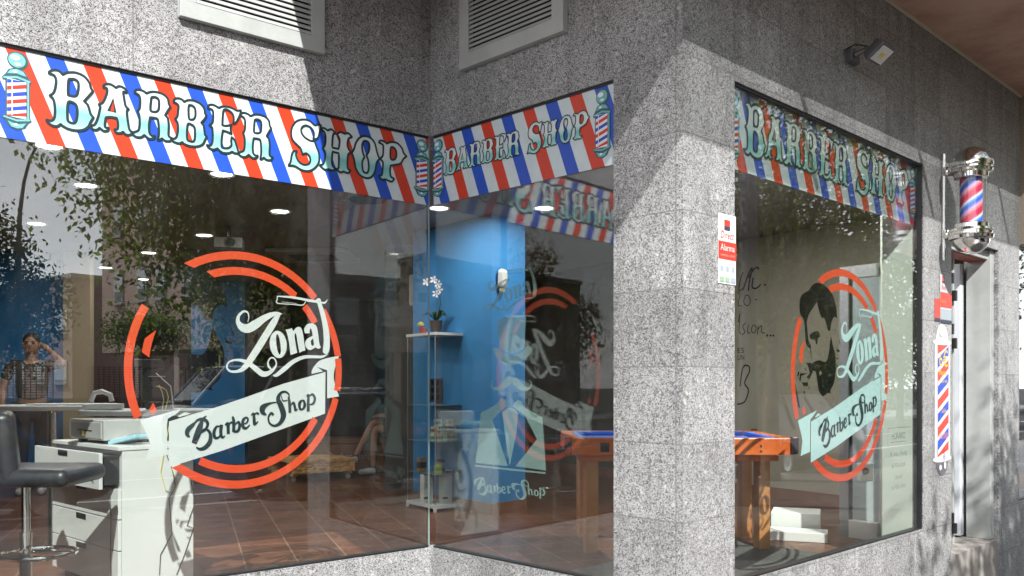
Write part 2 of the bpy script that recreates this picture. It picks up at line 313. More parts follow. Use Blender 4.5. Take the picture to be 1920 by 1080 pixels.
def pole_graphic(root, fr, x, off):                    # printed barber pole, 0.31 m tall; local z from 2.545 to 2.865
    w = .046; y0, y1 = 2.597, 2.752
    M = lambda p: (x+p[0], p[1])
    ell = lambda cx, cy, rx, ry, n=20: [(cx+rx*math.cos(2*math.pi*i/n), cy+ry*math.sin(2*math.pi*i/n)) for i in range(n)]
    d = Draw(); d.fill([ell(.003, 2.831, .039, .036)]); d.fill([[(-.042, 2.768), (-.03, 2.79), (0, 2.802), (.03, 2.79), (.042, 2.768), (.054, 2.754), (.05, 2.742), (0, 2.752), (-.052, 2.742), (-.054, 2.754)]])
    d.fill([[(-.05, 2.60), (.05, 2.60), (.055, 2.59), (.042, 2.578), (.03, 2.556), (0, 2.545), (-.03, 2.556), (-.042, 2.578), (-.055, 2.59)]]); d.fill([[(-.042, 2.59), (.048, 2.59), (.048, 2.76), (-.042, 2.76)]])
    g = d.place(fr, off, 'pole_shape', M_DTEAL, root, M)
    d = Draw(); d.fill([ell(0, 2.831, .032, .030)]); d.fill([[(-.036, 2.77), (-.024, 2.788), (0, 2.795), (.024, 2.788), (.036, 2.77), (0, 2.776)]]); d.fill([[(-.048, 2.747), (0, 2.757), (.048, 2.747), (.05, 2.755), (0, 2.766), (-.05, 2.755)]])
    d.fill([[(-.048, 2.597), (0, 2.588), (.048, 2.597), (.05, 2.590), (0, 2.58), (-.05, 2.590)]]); d.fill([[(-.034, 2.578), (0, 2.568), (.034, 2.578), (.02, 2.556), (0, 2.552), (-.02, 2.556)]])
    d.rib([(.041, 2.595, .007), (.041, 2.75, .007)])
    d.place(fr, off+.0016, 'pole_metal', M_TEAL, g, M)
    for e_ in ((-.006, 2.84, .017, .011), (.003, 2.815, .012, .006), (-.008, 2.783, .009, .005), (-.004, 2.566, .009, .005)): Draw().fill([ell(*e_)]).place(fr, off+.0030, 'highlight', M_PALE, g, M)
    d = Draw(); d.fill([[(-.036, y0), (.034, y0-.002), (.034, y1-.004), (-.036, y1)]]); d.place(fr, off+.0018, 'tube', M_WHITE, g, M)
    for m_, k0 in ((M_RED, 0), (M_BLUE, 1)):
        d = Draw()
        for k in range(k0, 6, 2):
            z = y0-.006+k*.029; q = [(-.036, z-.004), (.034, z+.016), (.034, z+.031), (-.036, z+.011)]
            q = [(a, min(max(b, y0), y1-.003)) for a, b in q]
            if abs(q[0][1]-q[3][1]) > .001 or abs(q[1][1]-q[2][1]) > .001: d.fill([[p for i, p in enumerate(q) if p != q[i-1]]])
        d.place(fr, off+.0032, 'spiral_stripe', m_, g, M)
    d = Draw(); d.rib([(-.018, y0+.005, .0035), (-.018, y1-.004, .0035)]); d.place(fr, off+.0046, 'glint', M_WHITE, g, M)
    return g
def bake_text(root, fr, M, off, lw):
    zs = [M(p)[1] for w in WORD for p in w[0]]; z0, z1 = min(zs), max(zs)
    for w in WORD:
        d = Draw(); d.fill(w); o = d.place(fr, off, 'letter', M_LET, root, M)
        lz = [M(p)[1] for p in w[0]]; a, b = min(lz), max(lz); uvl = o.data.uv_layers[0].data
        for q in uvl: q.uv[1] = (q.uv[1]-a)/(b-a)
        e = Draw()
        for L in w: e.rib([(p[0], p[1]) for p in L], closed=True, w=lw, k=1)
        e.place(fr, off+.0012, 'letter_outline', M_OUT, o, M)
def shop_sign(fr, a0, a1, label, M, lw, poles, grp='striped barber signs over the windows', OFFS=-.046):
    r = thing('shop_sign', label, 'sign', fr.W((a0+a1)/2, ZSB, OFFS-.006), grp)
    mb = MB(); f = lambda a, z, o: fr.W(a, z, o)
    q = [(a0, ZSB), (a1, ZSB), (a1, ZT-.004), (a0, ZT-.004)]
    mb.face([f(a, z, OFFS) for a, z in q], q); mb.face([f(a, z, OFFS-.004) for a, z in q[::-1]], q[::-1])
    for i in range(4):
        a, b = q[i], q[(i+1) % 4]; mb.face([f(*a, OFFS), f(*a, OFFS-.004), f(*b, OFFS-.004), f(*b, OFFS)], [a, a, b, b])
    mb.build('striped_panel', {A: M_ST_A, B: M_ST_B, C: M_ST_C}[fr], r)
    bake_text(r, fr, M, OFFS+.0022, lw)
    for x in poles: pole_graphic(r, fr, x, OFFS+.002)
    return r
zc = 2.69
def mapper(a0, a1, sc, zc2, slope=0):                  # keeps word A's spread, scaled into [a0,a1]
    x0, x1 = A.sz(88, 200)[0], A.sz(520+1232/5.143, 300)[0]; xm = (x0+x1)/2
    return lambda p: ((a0+a1)/2+(p[0]-xm)*(a1-a0)/(x1-x0), zc2+(p[1]-zc)*sc)
# ------------------------------------------------------------ the round shop logo (unit circle coordinates)
CA, RA = (-1.0846, 1.5726), (.5435, .5708)
CC, RC = (1.577, 1.5534), (.585, .584)
def NA(ox, oy, sc=4.5): return lambda p: (lambda q: ((q[0]-CA[0])/RA[0], (q[1]-CA[1])/RA[1]))(A.sz(ox+p[0]/sc, oy+p[1]/sc))
def NC(ox, oy, sc=4.15): return lambda p: (lambda q: ((q[0]-CC[0])/RC[0], (q[1]-CC[1])/RC[1]))(C.sz(ox+p[0]/sc, oy+p[1]/sc))
L1, L2, L3, L4, L5 = NA(220, 450), NA(420, 450), NA(220, 690), NA(420, 690), NC(1480, 500)
KW = 1.12/4.5*.0026/.56                                  # stroke width: zoomed px -> unit
def ang(T, p): q = T(p); return math.atan2(q[1], q[0])
def arc(d, r0, r1, a0, a1, cut0=0, cut1=0):            # clockwise from a0 to a1
    while a1 > a0: a1 -= 2*math.pi
    n = 40; o = [(r1*math.cos(a0+cut0+(a1+cut1-a0-cut0)*i/n), r1*math.sin(a0+cut0+(a1+cut1-a0-cut0)*i/n)) for i in range(n+1)]
    i_ = [(r0*math.cos(a0+(a1-a0)*i/n), r0*math.sin(a0+(a1-a0)*i/n)) for i in range(n+1)]
    d.fill([o+i_[::-1]])
ro0, ro1, ri0, ri1 = .933, 1.0, .803, .868
RINGS = Draw()
arc(RINGS, ro0, ro1, ang(L1, (640, 215)), ang(L2, (770, 490)), .06, .0)
arc(RINGS, ro0, ro1, ang(L2, (858, 580)), ang(L2, (960, 970)), 0, -.02)
arc(RINGS, ro0, ro1, ang(L2, (965, 1000)), ang(L4, (975, 195)))
arc(RINGS, ro0, ro1, ang(L4, (940, 255)), ang(L3, (520, 848)), 0, -.05)
arc(RINGS, ro0, ro1, ang(L3, (150, 430)), ang(L1, (245, 560)), .0, .0)
arc(RINGS, ri0, ri1, ang(L1, (815, 290)), ang(L2, (620, 475)), .06, .02)
arc(RINGS, ri0, ri1, ang(L2, (680, 560)), ang(L2, (770, 700)), 0, 0)
arc(RINGS, ri0, ri1, ang(L4, (770, 425)), ang(L3, (700, 780)))
arc(RINGS, ri0, ri1, ang(L1, (225, 985)), ang(L1, (300, 740)), -.04, .12)
RINGS.fill([[L3(p) for p in ((308, 290), (342, 370), (292, 390), (272, 350))]])
ZONA = Draw()
def zr_(P): ZONA.rib([(*L2(p), p[2]*KW) for p in P])
zr_([(203,692,5),(213,655,7),(203,612,13),(168,602,16),(128,640,22),(122,690,34),(155,735,56),(205,745,66),(270,712,66),(335,665,52),(400,632,38),(455,618,22),(495,625,3)])
zr_([(485,618,4),(455,645,36),(415,710,54),(365,790,55),(290,912,55),(215,1025,50),(165,1085,36),(115,1108,20),(60,1108,16),(28,1078,14),(40,1035,12),(85,1014,14),(150,1016,22),(210,1040,32),(270,1085,40),(330,1130,42),(385,1120,32),(430,1080,18),(445,1040,12),(430,1002,11),(400,994,11),(376,1025,12),(380,1065,16),(405,1095,12)])
zr_([(415,1140,4),(445,1140,26),(510,1090,36),(590,1025,32),(680,988,26),(770,985,22),(830,985,20),(882,962,3)])
_e = lambda cx, cy, rx, ry, rot, n=26: [L2((cx+rx*math.cos(t)*math.cos(rot)-ry*math.sin(t)*math.sin(rot), cy+rx*math.cos(t)*math.sin(rot)+ry*math.sin(t)*math.cos(rot))) for t in [2*math.pi*i/n for i in range(n)]]
ZONA.fill([_e(461, 881, 72, 116, -.10), _e(463, 880, 17, 88, -.13)])
sl = lambda pts, T=L2: [tuple(T(p)) for p in smooth_loop(pts)]
ZONA.fill([sl([c_(522,755),(550,752),c_(575,742),c_(588,768),(620,735),(650,738),(668,780),(680,860),c_(690,932),(665,938),c_(640,952),(625,870),(612,795),(600,795),(605,860),c_(622,950),(590,962),c_(565,970),(560,930),(550,850),c_(535,785)])])
ZONA.fill([sl([c_(688,788),(680,750),(705,712),(745,703),(782,725),(796,780),(805,850),(812,885),c_(822,905),(800,918),c_(775,905),(755,918),(725,928),(695,905),(688,870),(705,835),c_(752,808),(745,765),(735,745),(726,765),c_(728,785)]), [L2(p) for p in ((755,830),(735,850),(740,885),(752,895),(764,880))]])
RAZOR = Draw()
RAZOR.fill([sl([c_(788,525),(805,520),c_(825,532),(855,620),(880,720),(896,830),(892,930),(868,962),(842,950),(838,920),(845,850),(835,720),(812,610)], L2)])
RAZOR.fill([[L2((801+20*math.cos(t), 510+20*math.sin(t))) for t in [2*math.pi*i/16 for i in range(16)]], [L2((803+6*math.cos(t), 518+6*math.sin(t))) for t in [2*math.pi*i/8 for i in range(8)]]])
for P in ([(455,472,8),(452,500,9),(455,532,7),(560,541,6),(660,549,8),(682,535,7),(692,517,7)], [(452,474,8),(560,481,16),(650,495,18),(720,510,20),(800,520,20)], [(490,522,3),(620,535,3)], [(815,525,12),(850,530,14),(866,518,10),(876,500,4)]): RAZOR.rib([(*L2(p), p[2]*KW) for p in P])
RIB = Draw()
RIB.fill([[L3(p) for p in ((440,452),(660,385),(860,325),(1080,250))]+[L4(p) for p in ((500,135),(862,33),(858,385))]+[L3((900,695)), L3((438,838))]])
RIB.fill([[L3(p) for p in ((195,440),(545,345),(505,385),(430,428),(424,470),(424,735),(245,775),(280,640),(265,590))]])
RIB.fill([[L3(p) for p in ((510,408),(575,372),(625,385),(530,414))]])
RIB.fill([sl([c_(745,50),(748,20),(775,-25),(830,-70),c_(980,-105),(950,-30),(932,60),(945,150),c_(978,240),c_(876,256),c_(876,18),c_(790,-10),c_(840,28)], L4)])
def stroke_text(T, items, d=None):
    d = d or Draw()
    for P in items: d.rib([(*T(p), p[2]*KW*1.28) for p in P])
    return d
BS = [[(940+100-285,405,8),(725,430,12),(700,500,34),(675,570,38),(650,636,30)], [(665,452,6),(640,480,20),(600,520,28),(592,560,22),(615,582,8)], [(640,490,6),(680,440,14),(735,435,20),(766,470,18),(745,520,14),(700,552,8)], [(700,548,8),(745,515,12),(785,550,18),(785,620,26),(745,670,24),(700,684,16),(668,668,8)],
      [(868,492,8),(838,498,14),(818,545,20),(828,588,18),(858,585,12),(880,550,10)], [(882,478,20),(876,545,20),(888,585,14),(912,572,6)], [(912,482,8),(935,470,20),(938,520,20),(940,556,20)], [(938,500,6),(955,462,10),(972,462,14)],
      [(975,408,12),(985,450,20),(985,540,20)], [(985,540,10),(1020,530,18),(1035,490,18),(1025,455,14),(995,480,6)]]
BS2 = [[(160,478,6),(195,460,10),(205,432,12),(190,418,12),(165,440,18),(162,490,20),(188,508,14),(222,480,6)], [(232,400,6),(252,385,14),(258,440,20),(262,475,16),(292,450,5)], [(256,412,6),(268,386,9),(284,380,11),(296,392,14)],
       [(545,265,6),(552,225,10),(520,200,12),(480,212,16),(460,262,28),(488,330,36),(505,400,36),(478,462,24),(430,487,14),(388,465,12),(378,415,12),(402,380,14),(420,398,16)], [(450,288,5),(385,300,14),(330,335,36),(332,375,28),(362,396,6)], [(485,225,4),(500,275,8),(540,270,5)],
       [(548,242,14),(556,300,20),(560,378,20)], [(560,325,6),(588,292,14),(602,330,18),(606,356,14),(626,345,5)], [(660,272,12),(640,300,20),(645,342,16),(668,346,12),(684,315,20),(678,280,14),(660,272,10)], [(700,240,6),(715,228,14),(714,300,20),(714,366,22)], [(716,240,6),(750,222,14),(770,258,18),(755,300,14),(725,308,6)]]
BTXT = stroke_text(L4, BS2, stroke_text(L3, BS))
def sl5(pts): return [tuple(L5(p)) for p in smooth_loop(pts)]
MAN = Draw()
MAN.fill([sl5([(230,125),(280,145),(325,190),(355,250),(372,320),c_(378,405),(355,392),(335,430),c_(325,500),(305,490),(290,430),c_(275,392),(262,400),(248,375),(232,320),c_(222,275),(195,315),(160,370),c_(142,430),c_(150,520),(158,580),c_(175,610),(178,680),c_(183,745),(174,690),c_(165,640),(135,595),(128,500),(118,410),(92,370),(86,290),(100,225),(130,200),(155,185),(190,140)])])
MAN.fill([sl5([c_(165,530),(200,505),(235,505),c_(245,545),(228,560),(225,600),c_(212,600),(205,572),(170,560)])])
MAN.fill([sl5([c_(330,540),(345,610),(365,690),(368,800),(355,900),(325,965),c_(332,990),(305,985),(270,1008),(240,975),(225,900),(212,820),c_(185,810),c_(175,760),(200,740),(240,728),(290,740),(312,680),(322,600)]), [L5(p) for p in ((250,808),(262,830),(245,850),(238,825))]])
for q in (((135,748),(175,748),(190,820),(160,880),(140,860),(165,830),(155,780)), ((125,780),(145,815),(128,800)), ((90,830),(150,830),(100,850),(92,900),(84,880)), ((105,900),(150,900),(150,930),(115,928)), ((115,975),(130,965),(125,992)), ((155,940),(166,938),(155,958)), ((72,820),(85,815),(75,860),(68,850)), ((50,900),(62,960),(85,1060),(90,1100),(76,1095),(60,1000)), ((375,640),(398,650),(395,668),(372,655)), ((350,480),(368,490),(372,520),(366,495)), ((372,710),(392,712),(375,722)), ((372,620),(380,640),(372,635)), ((385,500),(395,560),(408,620),(398,600)), ((372,750),(382,770),(374,790))):
    MAN.fill([[L5(p) for p in q]])
M_ORANGE = mat('red_orange_vinyl', (.72, .075, .022), .45)
def frost(name, c, tr=.12):
    m = mat(name, c, .5); m.node_tree.nodes['Principled BSDF'].inputs['Alpha'].default_value = 1-tr; return m
M_FROST = frost('frosted_white_vinyl', (.66, .70, .69), .06); M_MINT = frost('pale_mint_vinyl', (.30, .46, .44), .42); M_FROST_SHADE = frost('shade_tinted_white_vinyl', (.52, .76, .76), .05)  # aqua one is the white vinyl with shade tinted into its colour
M_BLK = mat('black_vinyl', (.006, .006, .007), .9, 0, .05)
def logo(fr, c, r, label, white, off=-.036):
    M = lambda p: (c[0]+p[0]*r[0], c[1]+p[1]*r[1])
    g = thing('window_decal', label, 'window sticker', fr.W(c[0], c[1]-r[1], off-.004), 'round logo decals on the big panes')
    RINGS.place(fr, off, 'ring', M_ORANGE, g, M)
    MAN.place(fr, off+.0012, 'face_silhouette', M_BLK, g, M)
    RIB.place(fr, off-.001, 'banner', white, g, M)
    BTXT.place(fr, off+.0016, 'banner_lettering', M_OUT, g, M)
    ZONA.place(fr, off+.0014, 'name_lettering', white, g, M)
    RAZOR.place(fr, off+.0018, 'razor', white, g, M)
    return g
# ------------------------------------------------------------ shop building
bld = thing('shop_building', 'speckled granite corner building whose glazed ground floor holds the barber shop', 'building', (PO.x, PO.y, 0))
TH = .24
def isect(f1, f2, t):                                  # corner of the two walls offset inwards by t
    a, b = f1.p-f1.n*t, f2.p-f2.n*t; M2 = Matrix(((f1.d.x, -f2.d.x), (f1.d.y, -f2.d.y))); k = M2.inverted() @ (b-a); return a+f1.d*k[0]
def seg(fr, a0, a1, z0, z1, name, m, back0=None, back1=None, th=TH, front=0):
    p0, p1 = fr.W(a0, 0, front), fr.W(a1, 0, front); q0 = back0 or fr.W(a0, 0, -th); q1 = back1 or fr.W(a1, 0, -th)
    mb = MB()
    def uvf(p, z): return ((p.x-fr.p.x)*fr.d.x+(p.y-fr.p.y)*fr.d.y+((p.x-fr.p.x)*fr.n.x+(p.y-fr.p.y)*fr.n.y), z)
    for a, b in ((p0, p1), (p1, q1), (q1, q0), (q0, p0)): mb.face([(a.x, a.y, z0), (b.x, b.y, z0), (b.x, b.y, z1), (a.x, a.y, z1)], [uvf(a, z0), uvf(b, z0), uvf(b, z1), uvf(a, z1)])
    for z, L in ((z1, (p0, p1, q1, q0)), (z0, (q0, q1, p1, p0))): mb.face([(p.x, p.y, z) for p in L], [(uvf(p, 0)[0], .1+.01*i) for i, p in enumerate(L)])
    return mb.build(name, m, bld)
iAB, iBC = isect(A, B, TH), isect(B, C, TH); SW = .062; jAB, jBC = isect(A, B, SW), isect(B, C, SW)
HT = 7.4
# reveals: walls are butted, mitred at both corners
seg(A, -11, sA0, 0, HT, 'pier', G_A)
seg(A, sA0, 0, 0, ZS, 'sill_wall', G_A, back1=jAB, th=SW); seg(A, sA0, 0, ZT, HT, 'lintel', G_A, back1=iAB)
seg(B, 0, sB1, 0, ZS, 'sill_wall', G_A, back0=jAB, th=SW); seg(B, 0, sB1, ZT, HT, 'lintel', G_A, back0=iAB)
seg(B, sB1, LB, 0, HT, 'pier', G_C, back1=iBC)
seg(C, 0, sC0, 0, HT, 'pier', G_C, back0=iBC)
seg(C, sC0, sC1, 0, ZS, 'sill_wall', G_C, th=SW); seg(C, sC0, sC1, ZT, HT, 'lintel', G_C)
DT = 2.50
seg(C, sC1, sD0, 0, HT, 'pier', G_C); seg(C, sD0, sD1, DT, HT, 'lintel', G_C)
seg(C, sD1, sE, 0, HT, 'pier', G_C)
seg(C, sE, 9, 0, ZS, 'sill_wall', G_C); seg(C, sE, 9, ZT-.3, HT, 'lintel', G_C); seg(C, 9, 16, 0, HT, 'pier', G_C)
seg(C, sE+.02, sE+.10, ZT-.29, ZC-.002, 'downpipe', mat('beige_pipe', (.34, .28, .22), .6), th=.001, front=.05)
M_BFR = mat('black_window_frame', (.012, .012, .013), .4); M_SIL = mat('clear_silicone', (.22, .30, .30), .3)
def window(fr, a0, a1, z0, z1, jl=0, jr=0):
    w = MB(); f = thing_f = None
    def bar(a, b, za, zb, o0, o1):
        P = [fr.W(x, z, o) for x in (a, b) for z in (za, zb) for o in (o0, o1)]
        for q in ((0, 1, 3, 2), (4, 6, 7, 5), (0, 4, 5, 1), (2, 3, 7, 6), (0, 2, 6, 4), (1, 5, 7, 3)): w.face([P[k] for k in q])
    bar(a0, a1, z0, z0+.010, -.05, -.008); f = w.build('window_frame', M_BFR, bld); w = MB(); bar(a0, a1, z1-.012, z1, -.05, -.010); w.build('frame_head', M_BFR, f)
    if jl: w = MB(); bar(a0, a0+.012, z0+.010, z1-.012, -.05, -.008); w.build('frame_side', M_BFR, f)
    if jr: w = MB(); bar(a1-.015, a1, z0+.010, z1-.012, -.05, -.006); w.build('frame_side', M_BFR, f)
    g = MB(); q = [(a0+.002, z0+.009), (a1-.002, z0+.009), (a1-.002, z1-.011), (a0+.002, z1-.011)]
    g.face([fr.W(a, z, -.020) for a, z in q]); g.face([fr.W(a, z, -.028) for a, z in q[::-1]])
    g.build('glass_pane', GLASS, f)
window(A, sA0, -.012, ZS, ZT, 0, 0); window(B, .012, sB1, ZS, ZT, 0, 0); window(C, sC0, sC1, ZS, ZT, 0, 1); window(C, sE, 7.5, ZS, ZT-.3, 1, 1)
j = B.W(0, 0, 0)+Vector((A.n.x*-.024, A.n.y*-.024, 0)); MB().box((j.x+.002, j.y-.003, (ZS+ZT)/2), (.007, .007, ZT-ZS-.02), R(45)).build('glass_joint', M_SIL, bld)
# granite strip ends read white: the lit edge of the sills
# soffit slab, plus added unseen slats that half shade the walls below
e1, e2 = Vector((-1.025, 4.006)), Vector((-.814, 3.52)); ed = (e2-e1).normalized()
def hit(p, d, f, off): # line p+d*k with the wall-parallel line at offset off -> point
    n = f.n; k = ((f.p-p).dot(n)+off)/d.dot(n); return p+d*k
pA = hit(e1, ed, A, -.02); pL1 = hit(e1, ed, C, .75); pL2 = hit(e1, ed, C, 1.165)
M_SOF = varied('rendered_soffit', (.20, .095, .06), (.34, .17, .11), 1.6, .85, .25, 9, .3, .75)
def soffit_mat():
    m = M_SOF; t = NT(m); co = t.new('TexCoord').outputs['Object']
    f = t.noise(co, 2.2, 8, .65); g = t.noise(co, .9, 4)
    c = t.ramp(f, [(.3, (.42, .24, .17)), (.55, (.62, .40, .30)), (.8, (.70, .50, .40))]); c = t.mix(t.ramp(g, [(.60, (0, 0, 0)), (.66, (.7, .7, .7))]), c, (.80, .75, .70))
    t.l.new(c, t.b.inputs['Base Color']); return m
soffit_mat()
far1, far0 = C.W(16, 0, .75), C.W(16, 0, 0)
MB().prism([(p.x, p.y) for p in (pA, PI_+B.n*.004*0, PO, far0, far1, pL1)], ZC, ZC+.34).build('soffit', M_SOF, bld)
mb = MB()
for i in range(33):
    o = .762+i*.0122; p = hit(e1, ed, C, o); q = C.W(16, 0, o); m_ = (Vector((p.x, p.y, 0))+q)/2; L = (Vector((p.x, p.y, 0))-q).length
    mb.box((m_.x, m_.y, ZC+.03), (L, .0050, .003), math.atan2(C.d.y, C.d.x))
mb.build('added_shade_slats', mat('shade_slat_paint', (.5, .48, .45), .6), bld)
for k in range(12):
    a = -1+k*1.5; p = C.W(a, ZC+.07, .75+.21); MB().box(p, (.03, .42, .03), math.atan2(C.d.y, C.d.x)).build('shade_slat_bracket', mat('shade_slat_paint'), bld)
# mortar bead along the soffit
mb = MB(); mb.tube([C.W(a, ZC-.004, .008) for a in (0, 2, 4, 6, 9)], .014, 6); mb.build('mortar_bead', mat('mortar', (.52, .45, .34), .9), bld)

# louvred vents
M_ALU = varied('painted_aluminium', (.36, .38, .37), (.43, .45, .44), 6, .45, metal=.0, spec=.5); M_DARK = mat('dark_void', (.01, .01, .01), .9)
def louvre(fr, a0, a1, z0, z1, n):
    w = .075; g = MB(); d0, d1 = .002, .035
    for (x0, x1, y0, y1) in ((a0, a1, z0, z0+w), (a0, a1, z1-w, z1), (a0, a0+w, z0+w, z1-w), (a1-w, a1, z0+w, z1-w)):
        P = [fr.W(x, z, o) for x in (x0, x1) for z in (y0, y1) for o in (d0, d1)]
        for q in ((0, 1, 3, 2), (4, 6, 7, 5), (0, 4, 5, 1), (2, 3, 7, 6), (0, 2, 6, 4), (1, 5, 7, 3)): g.face([P[k] for k in q])
    f = g.build('vent_grille', M_ALU, bld, bevel=.002)
    b = MB(); b.face([fr.W(x, z, .003) for x, z in ((a0+w, z0+w), (a1-w, z0+w), (a1-w, z1-w), (a0+w, z1-w))]); b.build('vent_back', M_DARK, f)
    h = (z1-z0-2*w)/n
    for i in range(n):
        z = z0+w+i*h; s = MB()
        P = [fr.W(x, zz, o) for x in (a0+w+.001, a1-w-.001) for zz, o in ((z+.002, .031), (z+.004, .034), (z+h*.84, .025), (z+h*.84-.003, .022))]
        for q in ((0, 4, 5, 1), (1, 5, 6, 2), (2, 6, 7, 3), (3, 7, 4, 0), (0, 1, 2, 3), (7, 6, 5, 4)): s.face([P[k] for k in q])
        s.build('slat', M_ALU, f)
louvre(A, -1.404, -.677, 3.176, 4.0, 26); louvre(B, .278, 1.024, 3.180, 3.74, 17)

# ------------------------------------------------------------ shop interior: floor, walls, ceiling
def tiles(name, c1, c2, gr, w, rot):
    m = mat(name, rough=.35, spec=.45); t = NT(m); co = t.new('TexCoord').outputs['Object']; mp_ = t.new('Mapping'); mp_.inputs['Rotation'].default_value = (0, 0, rot); t.l.new(co, mp_.inputs[0])
    br = t.new('TexBrick'); br.offset = 0; br.inputs['Scale'].default_value = 1; br.inputs['Brick Width'].default_value = w; br.inputs['Row Height'].default_value = w; br.inputs['Mortar Size'].default_value = .005
    br.inputs['Color1'].default_value = (*c1, 1); br.inputs['Color2'].default_value = (*c2, 1); br.inputs['Mortar'].default_value = (*gr, 1); t.l.new(mp_.outputs[0], br.inputs['Vector'])
    n = t.noise(mp_.outputs[0], 5, 6); c = t.mix(1, br.outputs['Color'], t.ramp(n, [(.3, (.55, .5, .5)), (.7, (1, 1, 1))]), 'MULTIPLY'); t.l.new(c, t.b.inputs['Base Color']); return m
M_TILE = tiles('terracotta_tiles', (.21, .085, .042), (.145, .058, .030), (.36, .24, .16), .33, R(-20))
planf = [tuple(A.W(-11, 0, -SW).xy), tuple(jAB), tuple(jBC), tuple(C.W(9, 0, -SW).xy), (9.5, 16), (-9, 16)]
plan = [tuple(A.W(-11, 0, -TH).xy), tuple(iAB), tuple(iBC), tuple(C.W(9, 0, -TH).xy), (9.5, 16), (-9, 16)]
tag(MB().prism(planf, .0, FL).build('shop_floor', M_TILE), kind='structure')
M_CEIL = varied('grey_ceiling', (.22, .215, .19), (.26, .25, .22), 1.2, .9); M_WALLG = varied('olive_grey_wall', (.40, .38, .30), (.48, .455, .37), 1.1, .85); M_WALLD = varied('dark_back_wall', (.07, .068, .06), (.10, .095, .085), .8, .85)
MB().prism(plan, 3.02, 3.10).build('ceiling', M_CEIL, bld)
zz = 3.02
# bulkhead: lower ceiling over the back of the room
bpl = [(-9, 8.6), (-3.2, 8.6), (-1.9, 7.4), (1.2, 10.0), (1.2, 16), (-9, 16)]

M_BLUE_W = varied('blue_wall_paint', (.035, .25, .60), (.045, .29, .66), 1.5, .6); M_BLUE_L = mat('light_blue_wall_paint', (.05, .29, .66), .6)
MB().box((0, 15.9, 1.7), (19, .12, 2.7)).build('back_wall', M_WALLD, bld)
MB().box((-8.75, 6.9, 1.7), (.12, 17.9, 2.7)).build('side_wall', M_WALLG, bld)
# party wall seen through the right window, parallel to the middle glass
D = Fr((1.30, 10.83), (.56, -.80)); D.d = Vector((.573, -.819)); D.n = Vector((D.d.y, -D.d.x))
seg_ = []
def wallbox(fr, a0, a1, z0, z1, th, name, m, par=bld):
    P = [fr.W(x, z, o) for x in (a0, a1) for z in (z0, z1) for o in (-th, 0)]; g = MB()
    for q in ((0, 1, 3, 2), (4, 6, 7, 5), (0, 4, 5, 1), (2, 3, 7, 6), (0, 2, 6, 4), (1, 5, 7, 3)): g.face([P[k] for k in q])
    return g.build(name, m, par)
wallbox(D, -3.6, .3, FL, 3.015, .12, 'partition_wall', M_WALLD); wallbox(D, .302, 3.9, FL, 3.015, .12, 'partition_wall', M_WALLG)  # one wall: the dimness of its left stretch is put into the colour
M_SKIRT = varied('brown_skirting', (.20, .085, .045), (.26, .11, .06), 5, .5)
wallbox(D, -3.6, 3.9, FL, FL+.12, -.014, 'skirting', M_SKIRT)
MB().box((7.6, 13.3, 1.7), (.12, 5.1, 2.7)).build('side_wall', M_WALLG, bld)
# white return wall beside the right window, and the glazed inner door leaning open against it
M_WG = varied('white_green_wall', (.62, .68, .60), (.70, .75, .67), 2, .7)
E_ = Fr((2.675, 6.42), (-.20, -.62)); wallbox(E_, 0, .60, FL, 3.02, .08, 'return_wall', M_WG)
wallbox(Fr(C.W(sC1-.004, 0, -.25).xy, C.n), 0, .19, FL, 3.02, .02, 'return_wall', M_WG) if False else None
P_ = [tuple(C.W(a_, 0, o_).xy) for a_, o_ in ((sC1-.014, -.064), (sC1-.014, -.252), (sC1-.002, -.252), (sC1-.002, -.064))]; MB().prism(P_, FL+.001, 3.01, caps=True).build('plastered_reveal', M_WG, bld)
# blue column
def colpts(): a = Vector((-.18, 7.84)); return [a, a+Vector((.30, .31)), a+Vector((.30-.80, .31+.92)), a+Vector((-.80, .92))]
cp = colpts(); mb = MB(); mb.prism([tuple(p) for p in cp], FL, 3.015); mb.build('blue_column', M_BLUE_W, bld)
cc = sum(cp, Vector((0, 0)))/4; mb = MB(); mb.prism([tuple(cc+(p-cc)*1.03) for p in cp], FL, FL+.10); mb.build('column_skirting', M_SKIRT, bld)
for (x, y, w) in ((-4.35, 13.2, .75), (-5.6, 10.4, .8)):
    MB().box((x, y, 1.68), (w, w*.8, 2.66), .2).build('blue_column', M_BLUE_W, bld)
MB().box((-5.0, 10.2, 1.68), (.28, .28, 2.66), .3).build('beige_post', mat('beige_paint', (.36, .30, .18), .7), bld)

# entrance: frame, open leaf, threshold
M_FR = varied('grey_aluminium', (.44, .46, .45), (.52, .54, .53), 8, .4, metal=.3); M_LEAF = varied('pale_door_panel', (.50, .53, .58), (.58, .61, .66), 3, .45); M_BLKM = mat('black_metal', (.015, .015, .016), .35)
MB().prism([tuple(C.W(a, 0, o).xy) for a, o in ((sD0, 0.0), (sD0, -.55), (sD1, -.55), (sD1, .0))][::-1], .02, .356).build('threshold', varied('worn_concrete', (.30, .27, .25), (.40, .37, .34), 9, .85, .3), bld)
def bx(fr, a0, a1, z0, z1, o0, o1, name, m, par, bevel=0):
    P = [fr.W(x, z, o) for x in (a0, a1) for z in (z0, z1) for o in (o0, o1)]; g = MB()
    for q in ((0, 1, 3, 2), (4, 6, 7, 5), (0, 4, 5, 1), (2, 3, 7, 6), (0, 2, 6, 4), (1, 5, 7, 3)): g.face([P[k] for k in q])
    return g.build(name, m, par, bevel=bevel)
df = bx(C, sD1-.075, sD1-.003, .358, DT-.003, -.20, -.03, 'door_frame', M_FR, bld, .003)
bx(C, sD0+.003, sD0+.06, .358, DT-.003, -.20, -.10, 'frame_post', M_FR, df, .003)
bx(C, sD0+.06, sD1-.075, DT-.07, DT-.003, -.20, -.05, 'frame_head', M_FR, df, .003)
